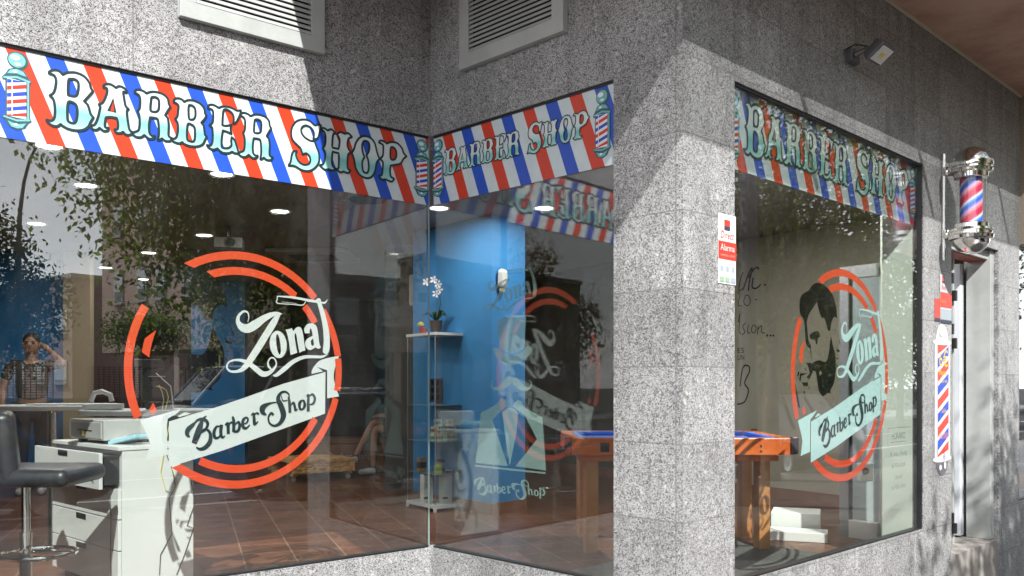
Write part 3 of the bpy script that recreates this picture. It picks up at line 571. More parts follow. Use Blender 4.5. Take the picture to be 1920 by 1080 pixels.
bx(C, sD0+.06, sD1-.075, DT-.078, DT-.071, -.19, -.07, 'weather_strip', mat('red_strip', (.35, .04, .02), .5), df)
# open leaf, swung in along the right jamb
lf = Fr(C.W(sD1-.11, 0, -.20).xy, -C.n); 
leaf = bx(lf, .02, .95, .37, DT-.09, -.028, .028, 'door_leaf', M_LEAF, bld, .004)
bx(lf, .02, .10, .37, DT-.09, .030, .045, 'stile', M_FR, leaf); bx(lf, .84, .95, .37, DT-.09, .030, .045, 'stile', M_FR, leaf)
bx(C, sD0+.062, sD0+.30, .37, DT-.09, -.19, -.16, 'fixed_panel', M_LEAF, df, .003)
for a in (sD0+.36, sD0+.46): bx(C, a, a+.028, .37, DT-.09, -.20, -.15, 'door_stile', M_FR, df, .003)
bx(C, sD0+.392, sD0+.456, .37, DT-.09, -.215, -.195, 'dark_gap', mat('slot_shade', (.05, .055, .05), .6), df)  # solid dark strip stands in for the shade inside the open slot
for z in (2.22, 2.10, 1.86, 1.76, .52, .44):
    a = sD0+(.372 if z in (2.22, 1.86, .52) else .43); bx(C, a, a+.03, z, z+.075, -.15, -.12, 'hinge', M_BLKM, df, .003)
# dark entrance hall behind

# ------------------------------------------------------------ ground
M_PAV = tiles('pavement_slabs', (.22, .20, .19), (.18, .165, .155), (.14, .13, .12), .4, R(-44)); M_ASPH = varied('asphalt', (.045, .045, .047), (.07, .07, .07), 30, .9, .3)
def strip(a0, a1, o0, o1, z0, z1, name, m): return tag(MB().prism([tuple(C.W(a, 0, o).xy) for a, o in ((a0, o1), (a0, o0), (a1, o0), (a1, o1))][::-1], z0, z1).build(name, m), kind='structure')
mb = MB(); S = 400; mb.face([(-S, -S, -.16), (S, -S, -.16), (S, S, -.16), (-S, S, -.16)]); tag(mb.build('ground', M_ASPH), kind='structure')
strip(-60, 70, -4.5, 5.2, -.15, 0.0, 'pavement', M_PAV); strip(-60, 70, 5.2, 5.35, -.15, .004, 'kerb', mat('kerb_stone', (.36, .35, .33), .8))
strip(-60, 70, 15.4, 19.6, -.15, 0, 'far_pavement', M_PAV); strip(-60, 70, 15.25, 15.4, -.15, .004, 'far_kerb', mat('kerb_stone'))
mb = MB()
for a in range(-50, 60, 5): mb.prism([tuple(C.W(x, 0, o).xy) for x, o in ((a, 10.45), (a, 10.3), (a+2.6, 10.3), (a+2.6, 10.45))][::-1], -.158, -.154)
mb.prism([tuple(C.W(x, 0, o).xy) for x, o in ((-55, 7.72), (-55, 7.60), (60, 7.60), (60, 7.72))][::-1], -.158, -.154)
tag(mb.build('road_markings', varied('road_paint', (.6, .6, .58), (.75, .75, .72), 12, .7)), kind='structure')
# ------------------------------------------------------------ signs and decals
shop_sign(A, -2.32, -.006, 'longest striped BARBER SHOP sign, above the left window, mostly in full sunlight', mapper(A.sz(88, 200)[0], A.sz(520+1232/5.143, 300)[0], 1, zc), .011, (A.sz(30, 180)[0], -.052), OFFS=-.0155)
shop_sign(B, .006, sB1-.006, 'shorter striped sign with smaller BARBER SHOP lettering, above the middle window in the inner corner', mapper(.1, 1.15, .60, 2.715), .009, (.045, 1.222), OFFS=-.0155)
shop_sign(C, sC0+.016, sC1-.026, 'striped BARBER SHOP sign above the right window, with tree reflections on its right half', mapper(.562, 2.50, 1.05, 2.70), .011, (.474, 2.545))
logo(A, CA, RA, 'large round orange ring decal reading Zona Barber Shop with white banner, on the left window', M_FROST)
logo(C, CC, RC, 'red ring decal with bearded face and shade-tinted Zona Barber Shop banner on the right window', M_FROST_SHADE)
# middle window: lettering, top hat, moustache, suit
g = thing('window_decal', 'pale mint decal of a top hat, moustache and suit on the middle window', 'window sticker', B.W(.6, ZS, -.04))
T1 = lambda p: B.sz(870+p[0]/4.906, 480+p[1]/4.906); T2 = lambda p: B.sz(870+p[0]/4.154, 690+p[1]/4.154)
def fitmap(src, dst):                                  # affine box -> box
    (x0, y0, x1, y1), (X0, Y0, X1, Y1) = src, dst; return lambda p: (X0+(p[0]-x0)*(X1-X0)/(x1-x0), Y0+(p[1]-y0)*(Y1-Y0)/(y1-y0))
def bbox(d): P = [p for f, _ in d.items for q in f for p in q]; return min(p[0] for p in P), min(p[1] for p in P), max(p[0] for p in P), max(p[1] for p in P)
b1 = bbox(ZONA); zx0, zy0 = T1((168, 505))[0], T1((330, 508))[1]; zx1 = T1((655, 400))[0]; zy1 = T1((460, 198))[1]
ZM = fitmap(b1, (zx0, zy0, zx1, zy1))
ZONA.place(B, -.036, 'name_lettering', M_MINT, g, ZM); RAZOR.place(B, -.0345, 'razor', M_MINT, g, ZM)
smb = lambda pts, T: [tuple(T(p)) for p in smooth_loop(pts)]
d = Draw(); d.fill([smb([c_(298,592),(340,568),(430,550),(520,552),c_(562,566),(555,700),c_(548,848),(500,875),(440,890),(380,878),c_(325,850),(305,720)], T1)])
d.fill([smb([c_(258,850),(275,840),c_(305,850),(340,885),(420,912),(500,900),c_(545,866),(575,828),(605,835),(614,870),(590,915),(540,960),(480,995),(420,1008),(350,985),(290,930)], T1)]); d.place(B, -.036, 'top_hat', M_MINT, g)
K2 = 1/4.154*.0029
d = Draw()
for P in ([(225,98,5),(206,112,8),(210,150,14),(250,162,26),(300,135,52),(345,95,56),(362,75,10)], [(370,75,10),(385,95,56),(430,140,52),(480,165,26),(512,145,12),(518,112,8),(500,98,5)]): d.rib([(*T2(p), p[2]*K2) for p in P])
d.place(B, -.036, 'moustache', M_MINT, g)
d = Draw()
for P in ([c_(285,238),c_(320,250),c_(318,300),c_(215,405),c_(335,765),c_(85,738),c_(125,350),c_(235,290)], [c_(410,245),c_(440,262),c_(460,305),c_(605,385),c_(632,800),c_(395,765),c_(562,555),c_(465,365),c_(372,300)], [c_(292,345),c_(335,312),c_(385,318),c_(415,352),c_(402,500),c_(350,765),c_(310,500)], [c_(80,755),c_(630,812),c_(628,826),c_(82,770)]): d.fill([smb(P, T2)])
d.place(B, -.036, 'suit', M_MINT, g)
b2 = bbox(BTXT)
# text follows its own baseline: undo the banner's tilt
tilt = (T2((625, 1000))[1]-T2((70, 940))[1])
def BM(p, b=b2):
    u = (p[0]-b[0])/(b[2]-b[0]); X0, X1 = T2((70, 900))[0], T2((628, 900))[0]
    rise = (lambda q: 0)(0); base = b[1]; t_ = p[1]-base-u*.30; return (X0+u*(X1-X0), T2((70, 965))[1]+t_*(RC[0]*.60)+.0)
BTXT.place(B, -.036, 'name_caption', M_MINT, g, BM)

def text_mesh(s, size):                                # built-in font, returned as 2D faces
    cu = bpy.data.curves.new('txt', 'FONT'); cu.body = s; cu.size = size; cu.resolution_u = 2; o = bpy.data.objects.new('txt', cu); col.objects.link(o)
    dg = bpy.context.evaluated_depsgraph_get(); me = o.evaluated_get(dg).to_mesh(); f = [[tuple(me.vertices[i].co.xy) for i in p.vertices] for p in me.polygons]; o.evaluated_get(dg).to_mesh_clear()
    bpy.data.objects.remove(o); bpy.data.curves.remove(cu); return f
def text_on(fr, s, a, z, w, h, off, name, m, par, shear=0):
    f = text_mesh(s, 1); P = [p for q in f for p in q]; x0, x1, y0, y1 = min(p[0] for p in P), max(p[0] for p in P), min(p[1] for p in P), max(p[1] for p in P)
    mb = MB()
    for q in f: mb.face([fr.W(a+(p[0]-x0)/(x1-x0)*w+shear*(p[1]-y0)/(y1-y0)*h, z+(p[1]-y0)/(y1-y0)*h, off) for p in q])
    return mb.build(name, m, par)
def rect(fr, a0, a1, z0, z1, off, name, m, par, th=0):
    if th: return bx(fr, a0, a1, z0, z1, off, off+th, name, m, par)
    mb = MB(); mb.face([fr.W(a, z, off) for a, z in ((a0, z0), (a1, z0), (a1, z1), (a0, z1))]); return mb.build(name, m, par)
M_GREY = mat('print_grey', (.35, .40, .45), .5); M_INK = mat('print_ink', (.04, .05, .08), .5); M_YEL = mat('print_yellow', (.75, .55, .04), .5); M_STK = mat('sticker_white', (.72, .73, .75), .4); M_SRED = mat('sticker_red', (.72, .05, .03), .4)
# alarm sticker on the pier
a0, zt = .268, 2.268; a1, zb = .412, 1.955
k = thing('alarm_sticker', 'white and red Alarma sticker on the lit granite pier left of the right window', 'sticker', C.W(.34, zb, .002))
rect(C, a0, a1, zb, zt, .002, 'backing', M_STK, k, .0015)
rect(C, a0, a1+.001, 2.065, 2.145, .0050, 'red_band', M_SRED, k); rect(C, .315, .362, 2.215, 2.243, .0050, 'emblem', M_SRED, k); rect(C, .315, .362, 2.196, 2.215, .0050, 'emblem_foot', M_INK, k)
text_on(C, 'Direct', .285, 2.158, .105, .034, .0052, 'lettering', M_SRED, k, .2); text_on(C, 'Alarma', .282, 2.103, .115, .030, .0064, 'lettering', M_STK, k); text_on(C, 'conectada a central', .282, 2.078, .115, .013, .0064, 'lettering', mat('print_pink', (.75, .35, .3)), k)
for i in range(3):
    x = a0+.006+i*.046; rect(C, x, x+.040, 1.962, 2.056, .0050, 'pictogram_box', mat('print_pale_blue', (.55, .62, .72)), k); rect(C, x+.008, x+.030, 2.012, 2.034, .0062, 'pictogram', M_GREY, k); rect(C, x+.002, x+.038, 1.964, 1.985, .0062, 'pictogram_foot', mat('print_green', (.3, .42, .28)) if i < 2 else M_GREY, k)
# sticker pair and striped price sticker beside the door
sx = lambda u: C.sz(u, 600, 0)[0]; szz = lambda u, v: C.sz(u, v, 0)[1]
a0, a1 = sx(1762), sx(1783)
k = thing('alarm_sticker', 'red and grey alarm sticker with a side flap, above the price sticker by the door', 'sticker', C.W((a0+a1)/2, szz(1772, 606), .002))
rect(C, a0, a1, szz(1772, 606), szz(1772, 516), .002, 'backing', mat('sticker_grey', (.52, .53, .56)), k, .0015); rect(C, a0, a1, szz(1772, 577), szz(1772, 549), .0050, 'red_band', M_SRED, k)
rect(C, a0+.03, a0+.07, szz(1772, 528), szz(1772, 519), .0050, 'emblem', M_SRED, k); rect(C, a0+.03, a0+.07, szz(1772, 532), szz(1772, 528), .0050, 'emblem_foot', M_INK, k)
text_on(C, 'Direct', a0+.018, szz(1772, 544), .075, .03, .0052, 'lettering', M_SRED, k, .2); text_on(C, 'Alarma', a0+.01, szz(1772, 569), .085, .026, .0064, 'lettering', mat('print_orange', (.8, .3, .1)), k)
rect(C, a0+.004, a1-.004, szz(1772, 600), szz(1772, 580), .0050, 'pictogram_box', M_GREY, k); rect(C, a0+.002, a1-.002, szz(1772, 606), szz(1772, 600), .0062, 'foot_band', M_INK, k)
rect(C, sx(1752), a0-.001, szz(1757, 602), szz(1757, 560), .002, 'side_flap', M_SRED, k, .0015); rect(C, sx(1752), a0-.001, szz(1757, 602), szz(1757, 596), .0050, 'foot_band', M_INK, k)
a0, a1, am = sx(1752), sx(1780), sx(1766); zt, zb = szz(1766, 642), szz(1766, 860)
k = thing('price_sticker', 'tall barber pole shaped price sticker with a yellow 6 euro sign, beside the entrance', 'sticker', C.W(am, szz(1766, 885), .002))
d = Draw(); el = lambda cx, cz, rx, rz, n=20, t0=0, t1=2*math.pi: [(cx+rx*math.cos(t0+(t1-t0)*i/n), cz+rz*math.sin(t0+(t1-t0)*i/n)) for i in range(n+1)]
hw = (a1-a0)/2
d.fill([el(am, zt+.01, hw*.82, .11, 20, 0, math.pi)]); d.fill([el(am, zt, hw*1.25, .022)], layer=1); d.fill([el(am, zb, hw*1.25, .022)], layer=1); d.fill([[(a0, zb), (a1, zb), (a1, zt), (a0, zt)]]); d.place(C, .002, 'pole_outline', mat('sticker_silver', (.60, .61, .66), .35), k)
d = Draw(); d.fill([el(am, zb-.01, hw*.8, .10, 20, math.pi, 2*math.pi)]); d.place(C, .003, 'pole_cap', mat('sticker_dark', (.12, .12, .14), .3), k)
for e_ in ((am-.04, zb-.055, .022, .018), (am+.04, zb-.045, .02, .024), (am-.02, zt+.06, .03, .022)): Draw().fill([el(*e_)]).place(C, .0062, 'highlight', M_STK, k)
H = zt-zb-.03; w0, w1 = am-hw*.62, am+hw*.78
d = Draw(); d.fill([[(w0, zb+.015), (w1, zb+.015), (w1, zt-.015), (w0, zt-.015)]]); d.place(C, .0048, 'tube', M_STK, k)
for m_, k0 in ((M_SRED, 0), (M_BLUE, 1)):
    d = Draw()
    for i in range(k0, 9, 2):
        z = zb+.0+i*H/8.2; q = [(w0, z-.03), (w1, z+.055), (w1, z+.115), (w0, z+.03)]; q = [(x, min(max(y, zb+.016), zt-.016)) for x, y in q]; q = [p for n_, p in enumerate(q) if p != q[n_-1]]
        if len(q) > 2: d.fill([q])
    d.place(C, .0060, 'spiral_stripe', m_, k)
text_on(C, '6€', am-hw*.5, zt-.16, hw*1.15, .11, .0072, 'price', M_YEL, k); text_on(C, 'Martes', am-hw*.5, zt-.215, hw*1.1, .035, .0074, 'lettering', M_YEL, k); text_on(C, 'Corte', am-hw*.5, zt-.265, hw*1.1, .025, .0076, 'lettering', M_YEL, k)
text_on(C, 'Sólo', am-hw*.2, zb+.30, hw*.7, .03, .0074, 'lettering', M_YEL, k); text_on(C, '10:00', am-hw*.5, zb+.13, hw*1.1, .04, .0074, 'lettering', mat('print_orange'), k)
# opening hours lettered on the right window
k = thing('opening_hours_sign', 'small dark Horario opening hours lettering in the lower right corner of the right window', 'lettering', C.W(2.35, 1.0, -.036))
M_HRS = frost('dark_film', (.05, .055, .05), .35)
xs, zs_ = C.sz(1664, 870)[0], C.sz(1664, 870)[1]
for s_, w, h, dz in (('HORARIO', .20, .042, .0), ('de Lunes a Viernes', .25, .030, -.10), ('de 9:30 a 20:00', .20, .026, -.17), ('Sábados', .11, .026, -.24), ('de 9:30 a 14:00', .20, .024, -.30)): text_on(C, s_, 2.19+(.25-w)/2, 1.17+dz, w, h, -.036, 'lettering', M_HRS, k)
d = Draw(); d.rib([(2.16, 1.24, .003), (2.5, 1.24, .003)]); d.rib([(2.16, 1.24, .003), (2.16, 1.12, .003)]); d.rib([(2.20, 1.155, .003), (2.42, 1.155, .003)]); d.place(C, -.036, 'rule', M_HRS, k)
# handwritten lettering on the olive wall inside
def Dsz(u, v): return D.sz(u, v, .004)
k = thing('wall_lettering', 'black handwritten lettering ending in dots on the olive wall behind the right window', 'lettering', D.W(1.6, 1.0, .004))
d = Draw()
def pen(pts, ox=1340, oy=380, sc=2.843, w=4): d.rib([(*Dsz(ox+x/sc, oy+y/sc), w*.0018) for x, y in pts])
for s_ in ([(150,470),(180,380),(200,350),(185,420),(180,470)], [(180,400),(205,360),(225,345),(235,355)], [(205,400),(200,450),(225,455),(245,435)], [(150,370),(135,420),(130,470),(150,455)], [(120,480),(135,490),(125,545),(145,550)], [(165,495),(155,530),(175,550),(190,525),(180,495),(165,495)], [(215,517),(228,515)], [(125,640),(135,590),(130,680),(140,700)], [(165,640),(150,660),(160,690),(145,705)], [(180,650),(175,690),(188,695)], [(205,650),(195,680),(210,695),(222,670),(210,650)], [(232,655),(228,705)], [(232,675),(250,655),(250,690),(268,695)], [(135,980),(150,880),(180,870),(185,900),(160,960),(180,1000),(160,1060),(120,1075)]): pen(s_, w=9 if s_[0][1] < 475 or s_[0][1] > 900 else 5)
for (x, y) in ((268, 438), (280, 708), (297, 708), (312, 708)): d.fill([[Dsz(1340+(x+5*math.cos(t))/2.843, 380+(y+6*math.sin(t))/2.843) for t in [2*math.pi*i/10 for i in range(10)]]])
d.place(D, .004, 'script', M_BLK, k); ea, ez = Dsz(1383, 662); text_on(D, 'ES', ea, ez, .09, .055, .006, 'letters', M_BLK, k); ea, ez = Dsz(1383, 675); text_on(D, 'UN', ea, ez, .09, .055, .006, 'letters', M_BLK, k)
# ------------------------------------------------------------ the street behind the camera (seen mirrored in the glass)
def rc(u, o):                                          # same as ra() for the right window
    k = (u-960)/F; lo, hi = 4.0, 200.0
    for _ in range(60):
        m_ = (lo+hi)/2; q = C.mirror(Vector((k*m_, m_, 0))); oo = (q.x-PO.x)*C.n.x+(q.y-PO.y)*C.n.y
        if oo < o: lo = m_
        else: hi = m_
    return (q.x-PO.x)*C.d.x+(q.y-PO.y)*C.d.y, m_
def leafmat(name, c1, c2, c3):
    m = mat(name, c1, .5, spec=.35); t = NT(m); co = t.new('TexCoord').outputs['Object']; oi = t.new('NewGeometry')
    f = t.noise(co, 1.6, 3); g = t.math('ADD', t.math('MULTIPLY', f, .6), t.math('MULTIPLY', oi.outputs['Random Per Island'], .4))
    t.l.new(t.ramp(g, [(.3, c1), (.52, c2), (.75, c3)]), t.b.inputs['Base Color'])
    try: t.b.inputs['Subsurface Weight'].default_value = 0
    except Exception: pass
    tr = t.new('BsdfTranslucent'); t.l.new(t.ramp(g, [(.3, c2), (.8, c3)]), tr.inputs[0]); ms = t.new('MixShader'); ms.inputs[0].default_value = .55
    t.l.new(t.b.outputs[0], ms.inputs[1]); t.l.new(tr.outputs[0], ms.inputs[2]); t.l.new(ms.outputs[0], t.n['Material Output'].inputs[0]); return m
LEAF_G = leafmat('green_leaves', (.03, .06, .012), (.08, .15, .025), (.22, .30, .05)); LEAF_N = leafmat('near_green_leaves', (.06, .11, .02), (.15, .24, .04), (.32, .40, .08)); LEAF_D = leafmat('dark_leaves', (.02, .04, .012), (.04, .08, .02), (.09, .13, .03)); LEAF_Y = leafmat('yellow_green_leaves', (.05, .08, .015), (.13, .16, .03), (.30, .28, .06))
BARK = varied('bark', (.07, .055, .04), (.16, .13, .10), 9, .9, .6, dist=.03)
def tree(label, p, blobs, leaf, n, lm, name='street_tree', trunk_r=.13, hang=0, seed=1, z0=0, cat='tree', grp=None):
    rg = random.Random(seed); r = thing(name, label, cat, (p[0], p[1], z0), grp); mb = MB()
    cz = min(b[2]-b[3]*.2 for b in blobs); top = Vector((p[0], p[1], cz))
    mb.tube([(p[0], p[1], z0-.1), (p[0]+.03, p[1], z0+(cz-z0)*.4), (p[0]-.03, p[1]+.03, z0+(cz-z0)*.75), top], [trunk_r*1.25, trunk_r, trunk_r*.85, trunk_r*.75], 10)
    for b in blobs:
        for k in range(5):
            e = Vector((b[0]+rg.uniform(-.6, .6)*b[3], b[1]+rg.uniform(-.6, .6)*b[3], b[2]+rg.uniform(-.2, .7)*b[4])); m_ = (top+e)/2+Vector((rg.uniform(-.2, .2), rg.uniform(-.2, .2), .1))
            mb.tube([top-Vector((0, 0, .25)), m_, e], [trunk_r*.5, trunk_r*.28, .012], 6)
    mb.build('trunk', BARK, r, smooth=True); L = MB(); V = []; Fa = []
    tot = sum(b[3]**2*b[4] for b in blobs)
    for b in blobs:
        nb = int(n*b[3]**2*b[4]/tot); ncl = max(6, nb//26)
        for c in range(ncl):
            d = Vector((rg.gauss(0, 1), rg.gauss(0, 1), rg.gauss(0, 1))).normalized(); q = rg.random()**.33*(.78+.3*rg.random())
            cc_ = Vector((b[0]+d.x*b[3]*q, b[1]+d.y*b[3]*q, b[2]+d.z*b[4]*q)); cr = .16+.10*rg.random()*max(b[3], .6)
            if hang and d.z < 0: cc_.z -= hang*rg.random()**2
            for i in range(26):
                o = cc_+Vector((rg.gauss(0, cr), rg.gauss(0, cr), rg.gauss(0, cr*(1.5 if hang else .8)))); s = leaf*(.6+.7*rg.random())
                u = Vector((rg.gauss(0, 1), rg.gauss(0, 1), rg.gauss(0, 1)-(1.2 if hang else 0))).normalized(); w = u.cross(Vector((rg.gauss(0, 1), rg.gauss(0, 1), rg.gauss(0, 1)))).normalized()
                k = len(V); V += [tuple(o), tuple(o+u*s*.45+w*s*.24), tuple(o+u*s), tuple(o+u*s*.45-w*s*.24)]; Fa.append((k, k+1, k+2, k+3))
    me = bpy.data.meshes.new('crown'); me.from_pydata(V, [], Fa); me.materials.append(lm); o = bpy.data.objects.new('crown', me); col.objects.link(o); o.parent = r; o.matrix_parent_inverse = r.matrix_basis.inverted()
    return r
def sb(a, o, z, r, h): q = C.W(a, z, o); return (q.x, q.y, z, r, h)
q = C.W(2.0, 0, 5.0)
tree('leafy tree with drooping foliage mirrored across the top of the left window', (q.x, q.y), [sb(.6, 5.2, 4.3, 1.1, 1.15), sb(1.7, 5.0, 4.35, 1.3, 1.35), sb(2.9, 5.2, 4.5, 1.2, 1.3), sb(-.3, 5.4, 4.9, .7, .7), sb(1.1, 4.9, 3.5, .8, .6), sb(2.2, 4.9, 3.4, .8, .6), sb(1.8, 5.3, 5.5, 1.0, .8)], .095, 42000, LEAF_N, hang=1.0, seed=3)
q = C.W(9.5, 0, 4.9)
tree('leafy sunlit tree whose yellow green leaves show in the right window', (q.x, q.y), [sb(8.6, 4.9, 4.0, 1.7, 1.6), sb(10.4, 4.7, 4.4, 1.8, 1.9), sb(12.2, 5.1, 3.9, 1.6, 1.7), sb(6.8, 5.0, 4.2, 1.3, 1.5), sb(9.4, 4.6, 5.6, 1.5, 1.2), sb(7.8, 4.8, 3.0, 1.0, .8), sb(10.6, 4.9, 2.9, 1.2, .9)], .10, 30000, LEAF_Y, hang=.7, seed=5)
q = C.W(16, 0, 5)
tree('tall dark tree further along the pavement, behind the others in the right window', (q.x, q.y), [sb(15, 5, 4.2, 2.0, 2.0), sb(17.5, 4.8, 4.4, 2.2, 2.2), sb(16, 5, 6, 1.8, 1.5)], .14, 8000, LEAF_D, seed=6)
a, Y = ra(20, 14.2); q = C.W(a-.4, 0, 14.2)
tree('dense dark green tree mirrored at the left edge of the left window', (q.x, q.y), [sb(a-.6, 14.2, 3.6, 1.15, 1.5), sb(a+.35, 14.0, 3.0, .8, 1.1), sb(a-1.4, 14.5, 4.2, 1.3, 1.5), sb(a-.5, 14.2, 2.2, 1.0, .8)], .12, 17000, LEAF_D, seed=8, z0=-.15)
a, Y = ra(275, 16.2); q = C.W(a, 0, 16.2)
tree('small tree clipped into a flat round ball, mirrored beside the orange ring', (q.x, q.y), [sb(a-.45, 16.2, 2.72, .62, .42), sb(a+.4, 16.2, 2.70, .66, .42), sb(a, 16.1, 2.85, .7, .38)], .07, 7000, LEAF_G, seed=9)
a, Y = ra(418, 15.9); q = C.W(a, 0, 15.9)
tree('slender yellow green tree in front of the pink apartment block', (q.x, q.y), [sb(a, 15.9, 3.9, .62, .9), sb(a+.15, 15.9, 2.9, .55, .7)], .09, 4500, LEAF_Y, seed=10, trunk_r=.07)
for i, (x, y, s, z, lab) in enumerate(((-4.2, -12.5, 1.5, 3.2, 'bushy tree with thin top twigs mirrored between the two left panes'), (-8.5, -9.5, 1.6, 3.4, 'broad tree beside the low house across the street'), (-1.8, -16, 1.4, 3.3, 'tree standing nearest the floodlight mast'), (3.2, -17.5, 1.6, 3.6, 'rounded tree at the far pavement, left of the pink apartment block'), (-13, -7, 1.8, 3.5, 'wide tree furthest down the street'))):
    tree(lab, (x, y), [(x, y, z, s, s*.9), (x+.9, y+.3, z-.4, s*.7, s*.6), (x-.9, y-.2, z-.3, s*.75, s*.7), (x+.2, y, z+s*.8, s*.55, s*.7)], .13, 6500, LEAF_Y if i in (0,) else LEAF_G, seed=20+i, z0=-.16)

for i, (u, o, s, z, lab) in enumerate(((1395, 9, 2.2, 3.4, 'first of the dense dark trees crowding the lower right window, beside the post'), (1470, 13.5, 2.6, 3.2, 'dense dark tree behind the bearded face decal'), (1545, 10.5, 2.4, 3.0, 'dense dark tree behind the shade-tinted lettering of the red ring decal'), (1620, 14, 3.0, 3.6, 'dense dark tree showing through the right side of the red ring'), (1690, 12, 2.8, 3.2, 'dense dark tree next to the right frame of the right window'))):
    a, Y = rc(u, o); q = C.W(a, 0, o); tree(lab, (q.x, q.y), [(q.x, q.y, z, s, s*.95), (q.x+1.2, q.y+.6, z-.8, s*.8, s*.75), (q.x-1.2, q.y-.5, z-.9, s*.8, s*.75), (q.x, q.y, z+s*.8, s*.6, s*.6)], .17, 7000, LEAF_D, seed=40+i, z0=-.16)
# buildings across the street
def facade_mat(n, c): return varied(n, tuple(x*.88 for x in c), c, .8, .85)
M_PINK = facade_mat('pink_render', (.66, .48, .40)); M_BEIGE = facade_mat('beige_render', (.22, .18, .14)); M_SHUT = mat('white_shutter', (.72, .73, .74), .5); M_WIN = mat('window_glass', (.03, .035, .04), .1, 0, .8); M_MAU = facade_mat('mauve_render', (.44, .33, .31)); M_ROOFW = facade_mat('parapet', (.5, .46, .42))
def win(fr, a, z, w, h, par, drop=.6):
    f = bx(fr, a, a+w, z, z+h, .01, .05, 'window', M_SHUT, par)
    bx(fr, a+.06, a+w-.06, z+.05, z+h*(1-drop), .052, .058, 'pane', M_WIN, f); bx(fr, a-.06, a+w+.06, z-.08, z-.01, .01, .14, 'sill', M_ROOFW, f); return f
def block(label, a0, a1, o0, o1, z1, m, wins, ground=2.9, name='apartment_building', carport=False, z0=-.15, fr=None):
    fr = fr or Fr(C.W(a1, 0, o0).xy, -C.d)                   # faces the shop; local s runs from a1 down to a0
    r = thing(name, label, 'building', fr.W((a1-a0)/2, z0), None); L = a1-a0; dp = o1-o0
    def pr(x0, x1, za, zb, off0, off1, nm, mm, par=r): return bx(fr, x0, x1, za, zb, off0, off1, nm, mm, par)
    pr(0, L, ground if carport else z0, z1, -dp, 0, 'wall', m); pr(-.1, L+.1, z1, z1+.25, -dp-.1, .12, 'parapet', M_ROOFW)
    if carport:
        pr(.2, L-.2, z0, ground, -dp, -3.5, 'garage_wall', M_WALLD); k = 0
        while k*3.2+.3 < L: pr(.1+k*3.2, .45+k*3.2, z0, ground, -.5, -.1, 'pillar', m); k += 1
    for (x, z, w, h, d_) in wins: win(fr, x, z, w, h, r, d_)
    return r
a0, _ = ra(192, 34.5)
W_ = []
for fl, z in enumerate((5.0, 7.9, 10.8)):
    for i, x in enumerate((.9, 2.1, 3.3, 5.4, 7.0, 8.5, 10.6, 12.2)): W_.append((17-x-1.6, z-(1.5 if i == 7 else 0), .62, 1.25, .62))
QL = A.mirror(px(192, 700, 39)).xy; dd = Vector((.5, -.866)); LW = 9.5
block('tall pink apartment wing with white shutters, set at an angle above the clipped ball tree', 0, LW, 0, 5, 15, M_PINK, [(x, z, .72, 1.35, .62) for z in (5.0, 7.9, 10.8) for x in (.6, 2.0, 4.1, 5.6, 7.6)], carport=True, fr=Fr(QL-dd*LW, dd))
a0 = (QL-dd*LW-PO).dot(C.d)+.3; o9 = (QL-dd*LW-PO).dot(C.n)
block('tall pink apartment block with white shutters and a dark open ground floor', a0, a0+17, o9, o9+6, 14, M_PINK, W_, carport=True)
a1, _ = ra(215, 46)
QM = A.mirror(px(-90, 700, 60)).xy; block('lower mauve apartment block left of the pink one, under the open sky', 0, 18, 0, 7, 7.4, M_MAU, [(x, z, 1.5, 1.3, .85) for x in (.6, 3.4, 6.2, 9.2, 12.2, 15.2) for z in (1.6, 4.4)], fr=Fr(QM-dd*18, dd))
block('low grey house with one wide shuttered window, mirrored left of the corner joint', -13.5, -4.0, 21, 29, 4.9, facade_mat('grey_render', (.30, .28, .25)), [(x, 3.1, 2.2, 1.3, .7) for x in (1.0, 4.2, 7.0)]+[(1.2, .5, 1.6, 1.5, .5)], name='house')
block('long beige apartment building far down the street to the right', a0+19, a0+50, 24, 36, 11, M_BEIGE, [(x, z, 1.2, 1.3, .5) for x in range(2, 29, 4) for z in (1.8, 4.6, 7.4)])
block('wide beige building at the far left end of the street', -45, -20, 26, 36, 8, M_BEIGE, [(x, z, 1.2, 1.3, .5) for x in range(2, 23, 4) for z in (1.8, 4.6)])
# garden wall with trellis panels and flower boxes
wf = Fr(C.W(6.6, 0, 19.7).xy, -C.d); g = thing('garden_wall', 'brown garden wall carrying lattice panels and red flowers, mirrored behind the blue car', 'wall', wf.W(3, 0))
bx(wf, 0, 10, -.1, 1.15, -.15, 0, 'wall_base', varied('brown_render', (.16, .09, .06), (.22, .13, .09), 3, .8), g)
for k in range(4):
    mb = MB(); x0 = .4+k*2.4
    for i in range(13):
        for (p, q_) in ((wf.W(x0+i*.13, 1.15, .0), wf.W(x0+i*.13, 2.0, .0)), (wf.W(x0, 1.17+i*.068, .0), wf.W(x0+1.56, 1.17+i*.068, .0))): mb.tube([p, q_], .012, 4)
    mb.build('lattice_panel', mat('rust_lattice', (.16, .06, .04), .7), g)
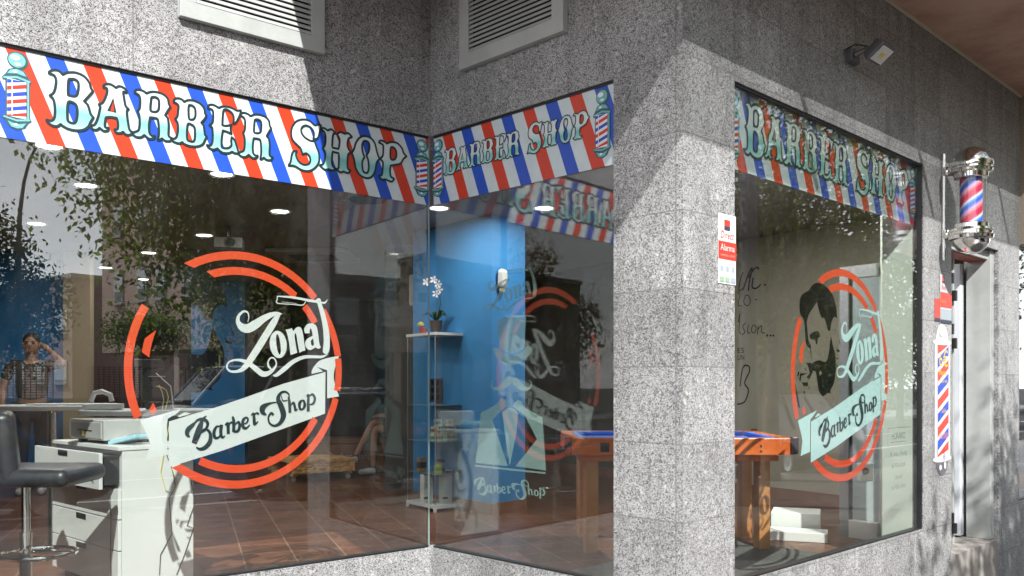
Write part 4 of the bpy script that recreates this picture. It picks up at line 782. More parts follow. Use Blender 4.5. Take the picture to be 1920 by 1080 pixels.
# parked vehicles
RUB = mat('tyre_rubber', (.02, .02, .02), .8); RIM = mat('wheel_rim', (.5, .5, .52), .3, .8); HLM = mat('headlight', (.7, .72, .75), .1, .2, .8); TLM = mat('tail_light', (.4, .01, .01), .2)
def car(label, a, o, paint, L=4.2, Wd=1.75, H=1.5, kind='suv', flip=False, grp='vehicles parked along the street'):
    M = Matrix.Translation(C.W(a, -.155, o)) @ Matrix.Rotation(math.atan2(C.d.y, C.d.x)+(math.pi if flip else 0), 4, 'Z'); r = thing('parked_car' if kind != 'van' else 'parked_van', label, 'car' if kind != 'van' else 'van', C.W(a, -.155, o), grp)
    belt = .62*H; w = Wd/2
    body = {'suv': [(-.5, .42, .80), (-.485, .30, .98), (-.36, .22, 1.0), (-.1, .22, .99), (.2, .22, .98), (.3, .22, .94), (.46, .28, .82), (.5, .40, .66)], 'van': [(-.5, .3, 1.0), (-.49, .25, 1.02), (-.3, .22, 1.02), (0, .22, 1.02), (.3, .22, 1.0), (.42, .24, .92), (.49, .3, .80), (.5, .40, .7)]}['van' if kind == 'van' else 'suv']
    mb = MB(); rings = []
    for x, zb, zt in body:
        zt = zt*belt/.98 if kind != 'van' else zt*belt/1.0; e = .93 if abs(x) > .47 else 1
        rings.append([M @ Vector((x*L, y*w*e, z)) for y, z in ((-.8, zb), (-1, zb+.12), (-1, zt-.18), (-.93, zt), (0, zt+.015), (.93, zt), (1, zt-.18), (1, zb+.12), (.8, zb))])
    n = 9
    for p, q2 in zip(rings, rings[1:]):
        for k in range(n): mb.face([p[k], p[(k+1) % n], q2[(k+1) % n], q2[k]])
    mb.face(rings[0][::-1]); mb.face(rings[-1]); b_ = mb.build('body', paint, r, smooth=True)
    gh = {'suv': (-.47, -.40, .14, .30), 'van': (-.495, -.48, .22, .37)}['van' if kind == 'van' else 'suv']
    def ringz(x, z, wy): return [Vector((x, -wy, z)), Vector((x, wy, z))]
    zb, zt = belt-.03, H; xb0, xt0, xt1, xb1 = [g_*L for g_ in gh]; wb, wt = w*.95, w*.74 if kind != 'van' else w*.88
    mb = MB(); P = [M @ Vector(v) for v in ((xb0, -wb, zb), (xb1, -wb, zb), (xb1, wb, zb), (xb0, wb, zb), (xt0, -wt, zt), (xt1, -wt, zt), (xt1, wt, zt), (xt0, wt, zt))]
    for q2 in ((0, 1, 5, 4), (1, 2, 6, 5), (2, 3, 7, 6), (3, 0, 4, 7)): mb.face([P[k] for k in q2])
    mb.build('window_glass', CARGLASS, r)
    mb = MB(); P2 = [M @ Vector(v) for v in ((xt0-.03, -wt-.02, zt-.02), (xt1+.04, -wt-.02, zt-.02), (xt1+.04, wt+.02, zt-.02), (xt0-.03, wt+.02, zt-.02), (xt0+.1, -wt*.9, zt+.03), (xt1-.15, -wt*.9, zt+.03), (xt1-.15, wt*.9, zt+.03), (xt0+.1, wt*.9, zt+.03))]
    for q2 in ((0, 1, 5, 4), (1, 2, 6, 5), (2, 3, 7, 6), (3, 0, 4, 7), (4, 5, 6, 7), (3, 2, 1, 0)): mb.face([P2[k] for k in q2])
    for sy in (-1, 1):
        for (fx, tx) in ((0, 0), (.33, .30), (.66, .66), (1, 1)):
            mb.tube([M @ Vector((xb0+(xb1-xb0)*fx, sy*(wb+.004), zb)), M @ Vector((xt0+(xt1-xt0)*tx, sy*(wt+.004), zt))], .035, 6)
    mb.build('roof', paint, r)
    if kind == 'suv':
        for sy in (-1, 1): MB().tube([M @ Vector((xt0+.15, sy*wt*.9, zt+.02)), M @ Vector((xt0+.25, sy*wt*.9, zt+.08)), M @ Vector((xt1-.3, sy*wt*.9, zt+.08)), M @ Vector((xt1-.15, sy*wt*.9, zt+.02))], .018, 6).build('roof_rail', RIM, r)
    for sx_ in (-.30, .31):
        for sy in (-1, 1):
            MW = M @ Matrix.Translation((sx_*L, sy*(w-.06), .32)) @ Matrix.Rotation(math.pi/2*-sy, 4, 'X')
            t = MB().lathe([(.19, .0), (.31, .0), (.33, .03), (.33, .17), (.31, .20), (.19, .19)], M=MW @ Matrix.Translation((0, 0, -.09)), n=20).build('wheel', RUB, r, smooth=True)
            MB().lathe([(0, .17), (.06, .18), (.17, .165), (.20, .18)], M=MW @ Matrix.Translation((0, 0, -.09)), n=16).build('rim', RIM, t, smooth=True)
    for sy in (-1, 1):
        MB().box((0, 0, 0), (.10, .30, .14), M=M @ Matrix.Translation((.475*L, sy*w*.72, .66*belt+.02))).build('headlight', HLM, r, bevel=.02)
        MB().box((0, 0, 0), (.06, .22, .24), M=M @ Matrix.Translation((-.485*L, sy*w*.78, belt*.82))).build('tail_light', TLM, r, bevel=.02)
    return r
def paintm(n, c): return mat(n, c, .22, .2, .7)
car('dark blue estate car with roof rails, mirrored behind the bar stool', -2.15, 6.45, paintm('blue_car_paint', (.012, .035, .13)), H=1.52)
car('black hatchback mirrored behind the round ring decal', 3.3, 6.45, paintm('black_car_paint', (.015, .016, .018)), H=1.42, kind='hatch', L=4.0)
car('silver grey car parked beyond the blue estate car', -7.3, 6.45, paintm('silver_car_paint', (.32, .33, .34)), H=1.45, kind='hatch', flip=True)
car('white delivery van across the street beside the garden wall', ra(440, 13.9)[0]+.6, 13.9, paintm('white_car_paint', (.62, .64, .66)), L=4.8, H=2.05, kind='van', flip=True, Wd=1.9)
car('pale grey car across the street in front of the low house', -5.5, 13.9, paintm('pale_car_paint', (.45, .46, .46)), H=1.46, flip=True)
car('red brown car parked further up the street by the yellow green tree', 12.5, 6.45, paintm('maroon_car_paint', (.10, .015, .012)), H=1.45, kind='hatch')
# street lamps
def lamp(label, x, y, h, dx, dy, z0=-.15, r_=.055):
    r = thing('street_lamp', label, 'street lamp', (x, y, z0)); MG = mat('lamp_post_grey', (.10, .105, .11), .5, .4); dv = Vector((dx, dy, 0)).normalized()
    P = [Vector((x, y, z0)), Vector((x, y, h*.7))]+[Vector((x, y, h*.7))+dv*(1.3*(1-math.cos(t)))+Vector((0, 0, h*.3*math.sin(t))) for t in (.35, .7, 1.05, 1.4)]
    MB().tube(P, [r_*1.3, r_]+[r_*.8, r_*.65, r_*.55, r_*.5], 10).build('post', MG, r, smooth=True)
    e = P[-1]; MB().lathe([(0, .09), (.10, .07), (.19, .0), (.20, -.04), (.12, -.08), (0, -.09)], c=e+dv*.1, n=16).build('lamp_head', MG, r, smooth=True); return r
a, Y = ra(36, 15.7); q = C.W(a, 0, 15.7); lamp('curved street lamp mirrored against the sky at the far left', q.x, q.y, zr(285, Y), C.d.x*.2-C.n.x, C.d.y*.2-C.n.y)
lamp('tall curved street lamp mirrored just right of the corner joint', -3.1, -10.5, 7.2, 1, .6, r_=.05)
a, Y = rc(1409, 3.6); q = C.W(a, 0, 3.6); lamp('thick grey street lamp post mirrored down the left side of the right window', q.x, q.y, 7.5, C.n.x, C.n.y, z0=0, r_=.10)
r = thing('floodlight_mast', 'sports ground mast with crossbars of floodlights, mirrored at the corner joint', 'light mast', (-6.3, -32, -.15)); MG = mat('lamp_post_grey')
MB().tube([(-6.3, -32, -.15), (-6.3, -32, 12.4)], [.16, .09], 8).build('post', MG, r)
for z in (11.2, 12.2):
    MB().tube([(-7.3, -32, z), (-5.3, -32, z)], .06, 6).build('crossbar', MG, r)
    for x in (-7.2, -6.6, -6.0, -5.4): MB().box((x, -31.85, z+.22), (.42, .25, .36)).build('floodlight_box', MG, r)
# ------------------------------------------------------------ things fixed to the facade
CH = mat('chrome', (.78, .76, .72), .06, 1)
# barber pole
ps, pu = C.sz(1765, 400, 0)[0], None
pc = C.W(ps, 0, .182)                                   # pole axis
k = thing('barber_pole', 'chrome barber pole with red and blue twisted stripes, on a bracket by the entrance', 'barber pole', (pc.x, pc.y, 2.35))
def LZ(prof, name, m, par=k, n=40): prof = [(r_*1.14, 2.338+(z_-2.338)*1.035) for r_, z_ in prof]; return MB().lathe(prof, c=(pc.x, pc.y, 0), n=n).build(name, m, par, smooth=True)
LZ([(0, 2.995), (.03, 2.992), (.062, 2.975), (.085, 2.945), (.094, 2.915), (.096, 2.905), (.114, 2.902), (.116, 2.89), (.114, 2.872), (.106, 2.868), (.106, 2.858), (.112, 2.852), (.110, 2.838), (.090, 2.832), (.088, 2.805), (.078, 2.80), (0, 2.80)], 'top_cap', CH)
LZ([(0, 2.525), (.078, 2.525), (.088, 2.52), (.088, 2.497), (.112, 2.490), (.115, 2.475), (.108, 2.468), (.108, 2.455), (.116, 2.448), (.114, 2.428), (.096, 2.422), (.092, 2.400), (.078, 2.375), (.055, 2.352), (.028, 2.340), (0, 2.338)], 'bottom_cap', CH)
mcy = mat('twisted_stripe_cylinder', rough=.4); t = NT(mcy); uv = t.new('UVMap').outputs[0]; sp = t.new('SeparateXYZ'); t.l.new(uv, sp.inputs[0])
ph = t.math('FRACT', t.math('ADD', t.math('MULTIPLY', sp.outputs[1], 7.0), t.math('MULTIPLY', sp.outputs[0], -2.0)))
t.l.new(t.ramp(ph, [(0, (.50, .03, .06)), (.22, (.55, .30, .36)), (.30, (.16, .20, .62)), (.42, (.03, .06, .42)), (.56, (.10, .25, .62)), (.63, (.42, .65, .80)), (.68, (.62, .40, .44)), (.76, (.42, .02, .07))]), t.b.inputs['Base Color'])
LZ([(.058, 2.527), (.058, 2.798)], 'striped_cylinder', mcy)
cgl = glass('pole_glass', .05, (.96, .97, .97)); LZ([(.079, 2.527), (.079, 2.798)], 'glass_tube', cgl)
def wp(s, z, o): return C.W(ps+s, z, o)
MB().box(wp(0, 2.66, .014), (.022, .018, .70), math.atan2(C.d.y, C.d.x)).build('bracket_plate', CH, k, bevel=.004)
for z in (2.87, 2.46):
    MB().tube([wp(0, z, .03), wp(0, z, .10), wp(0, z, .12)], .013, 12).build('bracket_arm', CH, k, smooth=True)
    MB().lathe([(0, .03), (.02, .028), (.026, .012), (.026, -.012), (.02, -.028), (0, -.03)], c=wp(0, z+.02, .035), n=16).build('bracket_knob', CH, k, smooth=True)
# LED floodlight
fs, fz = C.sz(1592, 108, 0)
k = thing('wall_floodlight', 'small grey LED floodlight tilted down on the upper granite wall', 'floodlight', C.W(fs, fz, 0)); MGR = mat('cast_grey_metal', (.14, .14, .15), .45, .5)
MB().box(C.W(fs, fz, .02), (.10, .04, .07), math.atan2(C.d.y, C.d.x)).build('mount', MGR, k, bevel=.004)
MB().tube([C.W(fs-.02, fz, .04), C.W(fs+.0, fz+.02, .10), C.W(fs+.05, fz+.01, .15)], .016, 8).build('arm', MGR, k)
hd = C.W(fs+.03, fz-.005, .155); X = Vector((C.d.x, C.d.y, 0)).normalized(); N = (Vector((C.n.x, C.n.y, 0))*.62+Vector((0, 0, -1))*.85-X*.05).normalized(); Yv = N.cross(X).normalized(); X = Yv.cross(N)
MH = Matrix(((X.x, Yv.x, N.x, hd.x), (X.y, Yv.y, N.y, hd.y), (X.z, Yv.z, N.z, hd.z), (0, 0, 0, 1)))
MB().box(None, (.145, .115, .04), M=MH).build('housing', MGR, k, bevel=.008)
MB().box(None, (.12, .09, .004), M=MH @ Matrix.Translation((0, 0, .0225))).build('reflector', mat('reflector', (.8, .8, .76), .25, .8), k)
MB().box(None, (.026, .022, .004), M=MH @ Matrix.Translation((0, 0, .0275))).build('led_chip', mat('led_chip', (.8, .62, .08), .4), k)
for i in range(7): pass
mb = MB()
for i in range(7): mb.box(None, (.004, .09, .02), M=MH @ Matrix.Translation((-.054+i*.018, 0, -.030)))
mb.box(None, (.115, .09, .004), M=MH @ Matrix.Translation((0, 0, -.022))); mb.build('cooling_fins', MGR, k)
MB().tube([C.W(fs-.05, fz-.02, .003), C.W(fs-.075, fz+.02, .012), C.W(fs-.03, fz+.05, .05), C.W(fs+.02, fz+.03, .12)], .004, 6).build('cable', M_BLKM, k)

# ------------------------------------------------------------ inside the shop
M_WHT = varied('white_melamine', (.66, .68, .67), (.72, .74, .73), 2, .35); LEA = varied('black_leather', (.02, .021, .023), (.035, .036, .04), 30, .38, .2, spec=.6, dist=.003)
def lz(prof, c, name, m, par, n=32): return MB().lathe(prof, c=c, n=n).build(name, m, par, smooth=True)
# drawer cabinet
F0 = Vector((-2.05, 4.65)); w1 = Vector((-.67, .62)); w2 = Vector((.28, .28)); cab = thing('drawer_cabinet', 'white cabinet with one drawer pulled open and cables down its side', 'cabinet', (F0.x, F0.y, FL))
fd = -w1.normalized(); FC = Fr(F0+w1, fd); WL, DP = w1.length, w2.length      # drawer front frame: s from left end to near corner
zt = 1.175
def cb(a0, a1, z0, z1, o0, o1, name, m, par=cab, bevel=.002): return bx(FC, a0, a1, z0, z1, o0, o1, name, m, par, bevel)
cb(0, WL, .42, zt-.022, -DP, 0, 'carcass', M_WHT); cb(-.006, WL+.006, zt-.020, zt, -DP-.006, .024, 'top_panel', M_WHT); cb(.03, WL-.03, FL, .419, -DP+.04, -.04, 'plinth', M_BLKM)
zz_ = [.425, .625, .79, .955, zt-.026]
for i in range(4):
    out = .10 if i == 3 else .002
    d_ = cb(.004, WL-.004, zz_[i]+.003, zz_[i+1]-.003, out, out+.019, 'drawer', M_WHT)
    cb(WL*.40, WL*.40+.13, zz_[i+1]-.038, zz_[i+1]-.008, out+.0195, out+.023, 'recessed_handle', M_BLKM, d_, .004)
    if i == 3: cb(.03, WL-.03, zz_[i]+.02, zz_[i+1]-.02, .003, out-.001, 'drawer_box', mat('drawer_inside', (.03, .03, .03)), d_)
def cside(u, v, y=None):                                # point on the right hand side panel
    p = FC.p+FC.d*WL; d = -FC.n; kk = (u-960)/F; tt = (kk*p.y-p.x)/(d.x-kk*d.y); q = p+d*tt+FC.d*.006; return Vector((q.x, q.y, EZ+(HV-v)/F*q.y))
def wire(pts, r, name, m, lab, cat): return tag(MB().tube([cside(u, v) for u, v in pts], r, 6).build(name, m, None, smooth=True), lab, cat, 'cables hanging down the cabinet side')
wire([(345, 830), (364, 868), (358, 905), (366, 940), (355, 970), (350, 985), (362, 990), (345, 1040), (330, 1078)], .0022, 'power_cable', M_BLKM, 'black cable with small knots hanging down the right rear edge of the white cabinet', 'cable')
wire([(305, 835), (322, 880), (328, 912), (316, 935), (319, 970), (322, 1000), (300, 1040), (298, 1078)], .0022, 'power_cable', M_BLKM, 'thin black cable hanging down the middle of the cabinet side, below the yellow one', 'cable')
wire([(318, 790), (306, 850), (300, 885), (310, 920), (322, 925), (330, 905), (322, 880), (318, 860)], .0024, 'network_cable', mat('yellow_cable', (.62, .58, .12), .5), 'yellow network cable looping down the side of the white cabinet', 'cable')
q1, q2 = FC.W(WL-.07, 0, .024), FC.W(WL-.07, 0, .024)
tag(MB().tube([FC.W(WL-.075, 1.0, .13), FC.W(WL-.06, .95, .05), FC.W(WL-.075, .8, .028), FC.W(WL-.08, .6, .028), FC.W(WL-.07, .43, .030)], .0025, 6).build('power_cable', M_BLKM, None, smooth=True), 'black cable hanging straight across the closed drawer fronts near their right edge', 'cable', 'cables hanging down the cabinet side')
# cash drawer and calculator on the cabinet
def obx(c, size, rot, name, m, par, bevel=.004): return MB().box(c, size, rot).build(name, m, par, bevel=bevel)
rot = math.atan2(fd.y, fd.x); M_SLV = varied('brushed_silver', (.50, .51, .50), (.58, .59, .58), 8, .4, metal=.3)
c = FC.W(WL*.47, zt, -DP*.45); k = thing('cash_drawer', 'silver cash drawer with a key in its lock, under the round table edge', 'cash drawer', c)
obx(c+Vector((0, 0, .075)), (.46, .34, .11), rot, 'case', M_SLV, k); fp = Fr(c.xy+FC.n*.17, FC.d)
bx(fp, -.215, .215, zt+.030, zt+.118, .001, .010, 'front_panel', M_SLV, k, .002); bx(fp, -.10, .10, zt+.068, zt+.074, .0105, .012, 'slot', M_BLKM, k, 0); bx(fp, -.02, .01, zt+.04, zt+.07, .0125, .03, 'lock', mat('brass', (.45, .35, .15), .4, .8), k, .003)
for i in (-1, 1):
    for j_ in (-1, 1): obx(FC.W(WL*.47+i*.18, zt+.010, -DP*.45+j_*.12), (.04, .04, .02), rot, 'foot', M_BLKM, k, .002)
c = FC.W(WL*.80, zt, -DP*.30); k = thing('desk_calculator', 'pale blue calculator lying on the cabinet beside the cash drawer', 'calculator', c)
MBm = Matrix.Translation(c+Vector((0, 0, .028))) @ Matrix.Rotation(rot+.35, 4, 'Z') @ Matrix.Rotation(-.22, 4, 'Y')
MB().box(None, (.20, .12, .022), M=MBm).build('case', mat('pale_blue_plastic', (.35, .62, .70), .4), k, bevel=.006); MB().box(None, (.05, .09, .004), M=MBm @ Matrix.Translation((.06, 0, .0135))).build('display', mat('grey_display', (.25, .28, .28), .2), k)
MB().box(None, (.10, .10, .004), M=MBm @ Matrix.Translation((-.035, 0, .0135))).build('keypad', mat('white_keys', (.7, .72, .72), .5), k)
# two high white round-ended tabletops behind the cabinet
def slab_table(label, cx, cy, rx, ry, z, rot_):
    k = thing('high_table', label, 'table', (cx, cy, FL), 'white round-topped high tables')
    P = [(cx+rx*math.cos(t_)*math.cos(rot_)-ry*math.sin(t_)*math.sin(rot_), cy+rx*math.cos(t_)*math.sin(rot_)+ry*math.sin(t_)*math.cos(rot_)) for t_ in [2*math.pi*i/40 for i in range(40)]]
    MB().prism(P, z-.032, z).build('tabletop', M_WHT, k, bevel=.006, merge=True)
    lz([(.17, FL+.001), (.20, FL+.004), (.19, FL+.02), (.035, FL+.035), (.03, FL+.05), (.03, z-.05), (.10, z-.034)], (cx, cy, 0), 'pedestal', CH, k)
slab_table('white round-topped table to the right, carrying the monitor and tangled cables', -2.28, 5.62, .44, .36, 1.345, 0.1)
slab_table('white round-topped table to the left, behind the bar stool, with papers on it', -3.12, 6.0, .42, .34, 1.365, 0)
k = thing('sheet_of_paper', 'white folded papers lying flat on the left round table', 'paper', (-2.95, 5.95, 1.366)); MB().box((-2.95, 5.93, 1.372), (.5, .22, .010), .05).build('paper_stack', mat('paper', (.75, .77, .80), .7), k)
k = thing('desk_telephone', 'white desk telephone with its handset on the right round table', 'telephone', (-2.55, 5.55, 1.346))
obx((-2.55, 5.52, 1.366), (.22, .15, .035), .3, 'base', M_WHT, k); MB().tube([(-2.62, 5.50, 1.40), (-2.60, 5.50, 1.45), (-2.55, 5.5, 1.46), (-2.50, 5.5, 1.44), (-2.49, 5.5, 1.40)], .016, 8).build('handset', M_WHT, k, smooth=True)
k = thing('point_of_sale_screen', 'black shop screen seen from behind, among cables on the right round table', 'monitor', (-2.25, 5.62, 1.346))
MB().box((-2.25, 5.62, 1.53), (.30, .035, .27), .15).build('screen', mat('dark_plastic', (.04, .042, .045), .35), k, bevel=.01); MB().box((-2.25, 5.66, 1.37), (.16, .12, .045), .15).build('stand', mat('dark_plastic'), k, bevel=.006); MB().box((-2.25, 5.60, 1.555), (.10, .004, .006), .15).build('badge', RIM, k)
def loose(lab, m, pts, r=.0035): return tag(MB().tube([px(u, v, y) for u, v, y in pts], r, 6).build('loose_cable', m, None, smooth=True), lab, 'cable', 'tangled cables beside the screen')
loose('white cable arching high over the screen and down to the table', mat('white_cable', (.75, .75, .73)), [(293, 700, 5.45), (306, 712, 5.4), (320, 724, 5.4), (323, 745, 5.4), (325, 768, 5.42)])
loose('yellow cable folded over beside the screen', mat('yellow_cable'), [(293, 724, 5.4), (305, 727, 5.38), (312, 732, 5.4), (316, 745, 5.4), (310, 768, 5.42)])
loose('cream cable bent down behind the yellow one', mat('cream_cable', (.65, .6, .4)), [(298, 722, 5.45), (304, 735, 5.45), (307, 750, 5.45), (304, 768, 5.46)])
# bar stool
sx0, sy0 = -2.31, 4.2
k = thing('bar_stool', 'black leather bar stool on a chrome pole with foot ring, at the left edge', 'stool', (sx0, sy0, FL)); zs0 = 1.06
def blob(pts, name, m, par, sub=2):                    # rounded cushion from a box grid
    o = MB().box(*pts).build(name, m, par, merge=True); b_ = o.modifiers.new('round', 'BEVEL'); b_.width = min(pts[1])*.46; b_.segments = 5
    for p in o.data.polygons: p.use_smooth = True
    return o
blob(((sx0+.065, sy0, zs0+.015), (.46, .42, .085), 0), 'seat', LEA, k)
MBk = Matrix.Translation((sx0-.075, sy0-.02, zs0+.155)) @ Matrix.Rotation(R(28), 4, 'Z') @ Matrix.Rotation(-.10, 4, 'Y'); o = MB().box(None, (.08, .44, .32), M=MBk).build('backrest', LEA, k, merge=True); b_ = o.modifiers.new('round', 'BEVEL'); b_.width = .034; b_.segments = 5
for p in o.data.polygons: p.use_smooth = True
lz([(.028, .52), (.028, .80), (.020, .80), (.020, 1.02), (.06, 1.025)], (sx0, sy0, 0), 'gas_lift', CH, k); lz([(.205, FL+.002), (.20, FL+.012), (.05, FL+.03), (.033, FL+.06), (.033, .55)], (sx0, sy0, 0), 'base', CH, k)
ring = [(sx0+.06+.165*math.cos(t_), sy0+.165*math.sin(t_), .70) for t_ in [2*math.pi*i/32 for i in range(33)]]; MB().tube(ring, .010, 8).build('foot_ring', CH, k, smooth=True); MB().tube([(sx0, sy0, .70), (sx0+.22, sy0, .70)], .012, 8).build('ring_arm', CH, k)

# glass display cabinet
n0 = Vector((-.695, 7.97)); v1 = Vector((-.31, .42)); v2 = Vector((.30, .22)); hgt = 1.63
k = thing('glass_display_cabinet', 'tall glass display cabinet with white base and top, in front of the blue column', 'display cabinet', (n0.x, n0.y, FL))
quad = lambda s=0: [tuple(n0+v1*s*0), tuple(n0+v2), tuple(n0+v2+v1), tuple(n0+v1)]
Q = quad(); MB().prism(Q, FL+.03, FL+.06).build('base_board', M_WHT, k); MB().prism(Q, FL+hgt-.025, FL+hgt).build('top_board', M_WHT, k)
cq = sum((Vector(p) for p in Q), Vector((0, 0)))/4; Qi = [tuple(cq+(Vector(p)-cq)*.95) for p in Q]
for i in range(4):
    a_, b_ = Qi[i], Qi[(i+1) % 4]; MB().face([(*a_, FL+.061), (*b_, FL+.061), (*b_, FL+hgt-.027), (*a_, FL+hgt-.027)]) and None
    m_ = MB(); m_.face([(*a_, FL+.061), (*b_, FL+.061), (*b_, FL+hgt-.027), (*a_, FL+hgt-.027)]); m_.build('glass_side', CLEAR, k)
    MB().tube([(*a_, FL+.06), (*a_, FL+hgt-.026)], .005, 6).build('corner_strip', RIM, k); MB().box((*a_, FL+.015), (.03, .03, .03)).build('foot', M_WHT, k)
Qs = [tuple(cq+(Vector(p)-cq)*.92) for p in Q]; SH = (1.32, .985-.0, .69)
for z in SH: MB().prism(Qs, z-.005, z).build('glass_shelf', mat('shelf_edge_glass', (.25, .38, .38), .15), k)
def oncab(s, t_, z): q = n0+v2*s+v1*t_; return Vector((q.x, q.y, z))
ra_ = math.atan2(v2.y, v2.x)
PRC = [mat('carton_cream', (.60, .52, .36), .6), mat('carton_teal', (.10, .32, .30), .6), mat('carton_brown', (.26, .13, .06), .6)]
def pbox(c, size, m, lab_m, par_label, grp, nm='product_box', rr=None):
    k2 = thing(nm, par_label, 'box', c, grp); rr = ra_ if rr is None else rr; MB().box(c+Vector((0, 0, size[2]/2+.0005)), size, rr).build('carton', m, k2, bevel=.002); MB().box(c+Vector((0, 0, size[2]/2)), (size[0]*1.01, size[1]*1.01, size[2]*.42), rr).build('label_band', lab_m, k2)
    return k2
zsh = SH[1]+.001; rows = (('bottom', 5, 0), ('middle', 4, 1), ('top', 2, 2)); nth = ('leftmost', 'second from left', 'third from left', 'fourth from left', 'rightmost')
for rn, n_, lv in rows:
    for i in range(n_):
        s_ = .10+.17*i+lv*.085+(.16*i if lv == 2 else 0)
        lab = f'{("leftmost" if i == 0 else "rightmost" if i == n_-1 else nth[i])} carton in the {rn} row of the stack on the glass shelf'
        pbox(oncab(s_, .22, zsh+lv*.0665), (.055, .055, .065), PRC[0], PRC[1+(i+lv) % 2], lab, 'stacked pomade cartons')
for i, (s_, t_, lab) in enumerate(((.15, .45, 'left of the two tall white cartons standing on the cabinet base'), (.52, .25, 'right of the two tall white cartons standing on the cabinet base'))):
    k2 = pbox(oncab(s_, t_, FL+.061), (.10, .07, .26), M_WHT, mat('pale_print', (.62, .64, .66)), lab, 'tall white cartons in the cabinet', 'trimmer_box')
    c = oncab(s_, t_, FL+.13); MB().box(c+Vector((0, -.045, -.02)), (.05, .01, .02), ra_).build('trimmer_picture', M_BLKM, k2)
c = oncab(.12, .6, SH[2]+.001); pbox(c, (.07, .06, .13), mat('wood_box', (.40, .26, .13), .6), mat('dark_label', (.06, .05, .05)), 'brown wooden box on the lowest glass shelf', None)
c = oncab(.30, .25, SH[2]+.001); pbox(c, (.06, .05, .07), mat('lime_box', (.50, .60, .06), .5), mat('lime_label', (.25, .3, .03)), 'bright lime green box on the lowest glass shelf', None)
c = oncab(.48, .4, SH[2]+.001); pbox(c, (.08, .06, .12), mat('black_box', (.03, .03, .03), .4), mat('grey_label', (.25, .25, .25)), 'black carton behind the two round tins on the lowest glass shelf', None)
for i, (s_, lab) in enumerate(((.52, 'small round silver tin on the lowest glass shelf, nearer the lime box'), (.82, 'small round silver tin at the right end of the lowest glass shelf'))):
    c = oncab(s_, .12, SH[2]+.001); k2 = thing('wax_tin', lab, 'tin', c, 'round wax tins'); lz([(0, .001), (.034, .001), (.034, .022), (0, .022)], c, 'tin_body', M_BLKM, k2, 20); lz([(0, .0225), (.036, .0225), (.036, .034), (0, .035)], c, 'lid', RIM, k2, 20)
c = oncab(.62, .62, SH[0]+.002); k2 = thing('product_card', 'brown display card of small black combs inside the top of the glass cabinet', 'card', c); dv = Vector((v2.x, v2.y, 0)).normalized()
MB().box(c+Vector((0, 0, .13)), (.19, .008, .22), ra_).build('card', mat('brown_card', (.24, .13, .10), .7), k2)
for i in range(3):
    for j_ in range(3): MB().box(c+dv*(-.06+.06*i)+Vector((0, -.008, .06+j_*.07)), (.022, .006, .045), ra_).build('comb', M_BLKM, k2)
MB().box(c+Vector((0, 0, .010)), (.06, .04, .018), ra_).build('card_foot', mat('red_foot', (.3, .06, .04)), k2)
# orchid, cards on top
c = oncab(.42, .45, FL+hgt+.001); k2 = thing('potted_orchid', 'white orchid in a dark pot on top of the glass cabinet', 'plant', c)
lz([(0, 0), (.045, 0), (.06, .12), (.052, .12), (.05, .105), (0, .10)], c, 'pot', mat('pot_brown', (.07, .055, .05), .5), k2, 20)
mb = MB(); rg = random.Random(4)
for i in range(7):
    an = i*.9; d3 = Vector((math.cos(an), math.sin(an)*.6, 0)); w_ = d3.cross(Vector((0, 0, 1)))*.035; b0 = c+Vector((0, 0, .11)); b1 = b0+d3*.08+Vector((0, 0, .08+.03*rg.random())); b2 = b0+d3*.17+Vector((0, 0, .05))
    mb.face([b0-w_*.4, b1-w_, b1+w_, b0+w_*.4]); mb.face([b1-w_, b2, b1+w_])
mb.build('leaf_rosette', mat('orchid_leaf', (.03, .09, .03), .4), k2)
stem = [c+Vector((0, 0, .11)), c+Vector((.04, 0, .28)), c+Vector((.03, 0, .42)), c+Vector((-.01, 0, .50)), c+Vector((-.09, 0, .49))]; MB().tube(stem, .004, 6).build('stem', mat('stem_green', (.06, .09, .04)), k2)
for i, (dx, dz) in enumerate(((.03, .41), (.02, .46), (-.02, .50), (.0, .37), (-.09, .48))):
    mb = MB(); ct = c+Vector((dx, -.01, dz))
    for j_ in range(5):
        an = j_*1.257; mb.face([ct, ct+Vector((.030*math.cos(an-.4), -.008, .030*math.sin(an-.4))), ct+Vector((.040*math.cos(an), -.012, .040*math.sin(an))), ct+Vector((.030*math.cos(an+.4), -.008, .030*math.sin(an+.4)))])
    mb.build('blossom', mat('orchid_petal', (.80, .76, .74), .6), k2)
c = oncab(-.02+.1, .5, FL+hgt+.001); k2 = thing('flower_ornament', 'small yellow flower ornament in a red pot on top of the glass cabinet', 'ornament', c); lz([(0, 0), (.03, 0), (.035, .05), (0, .05)], c, 'pot', mat('red_pot', (.4, .05, .03), .5), k2, 16); lz([(0, .05), (.03, .07), (.03, .09), (0, .11)], c+Vector((-.02, 0, 0)), 'flower', mat('yellow_flower', (.6, .55, .1), .6), k2, 8)

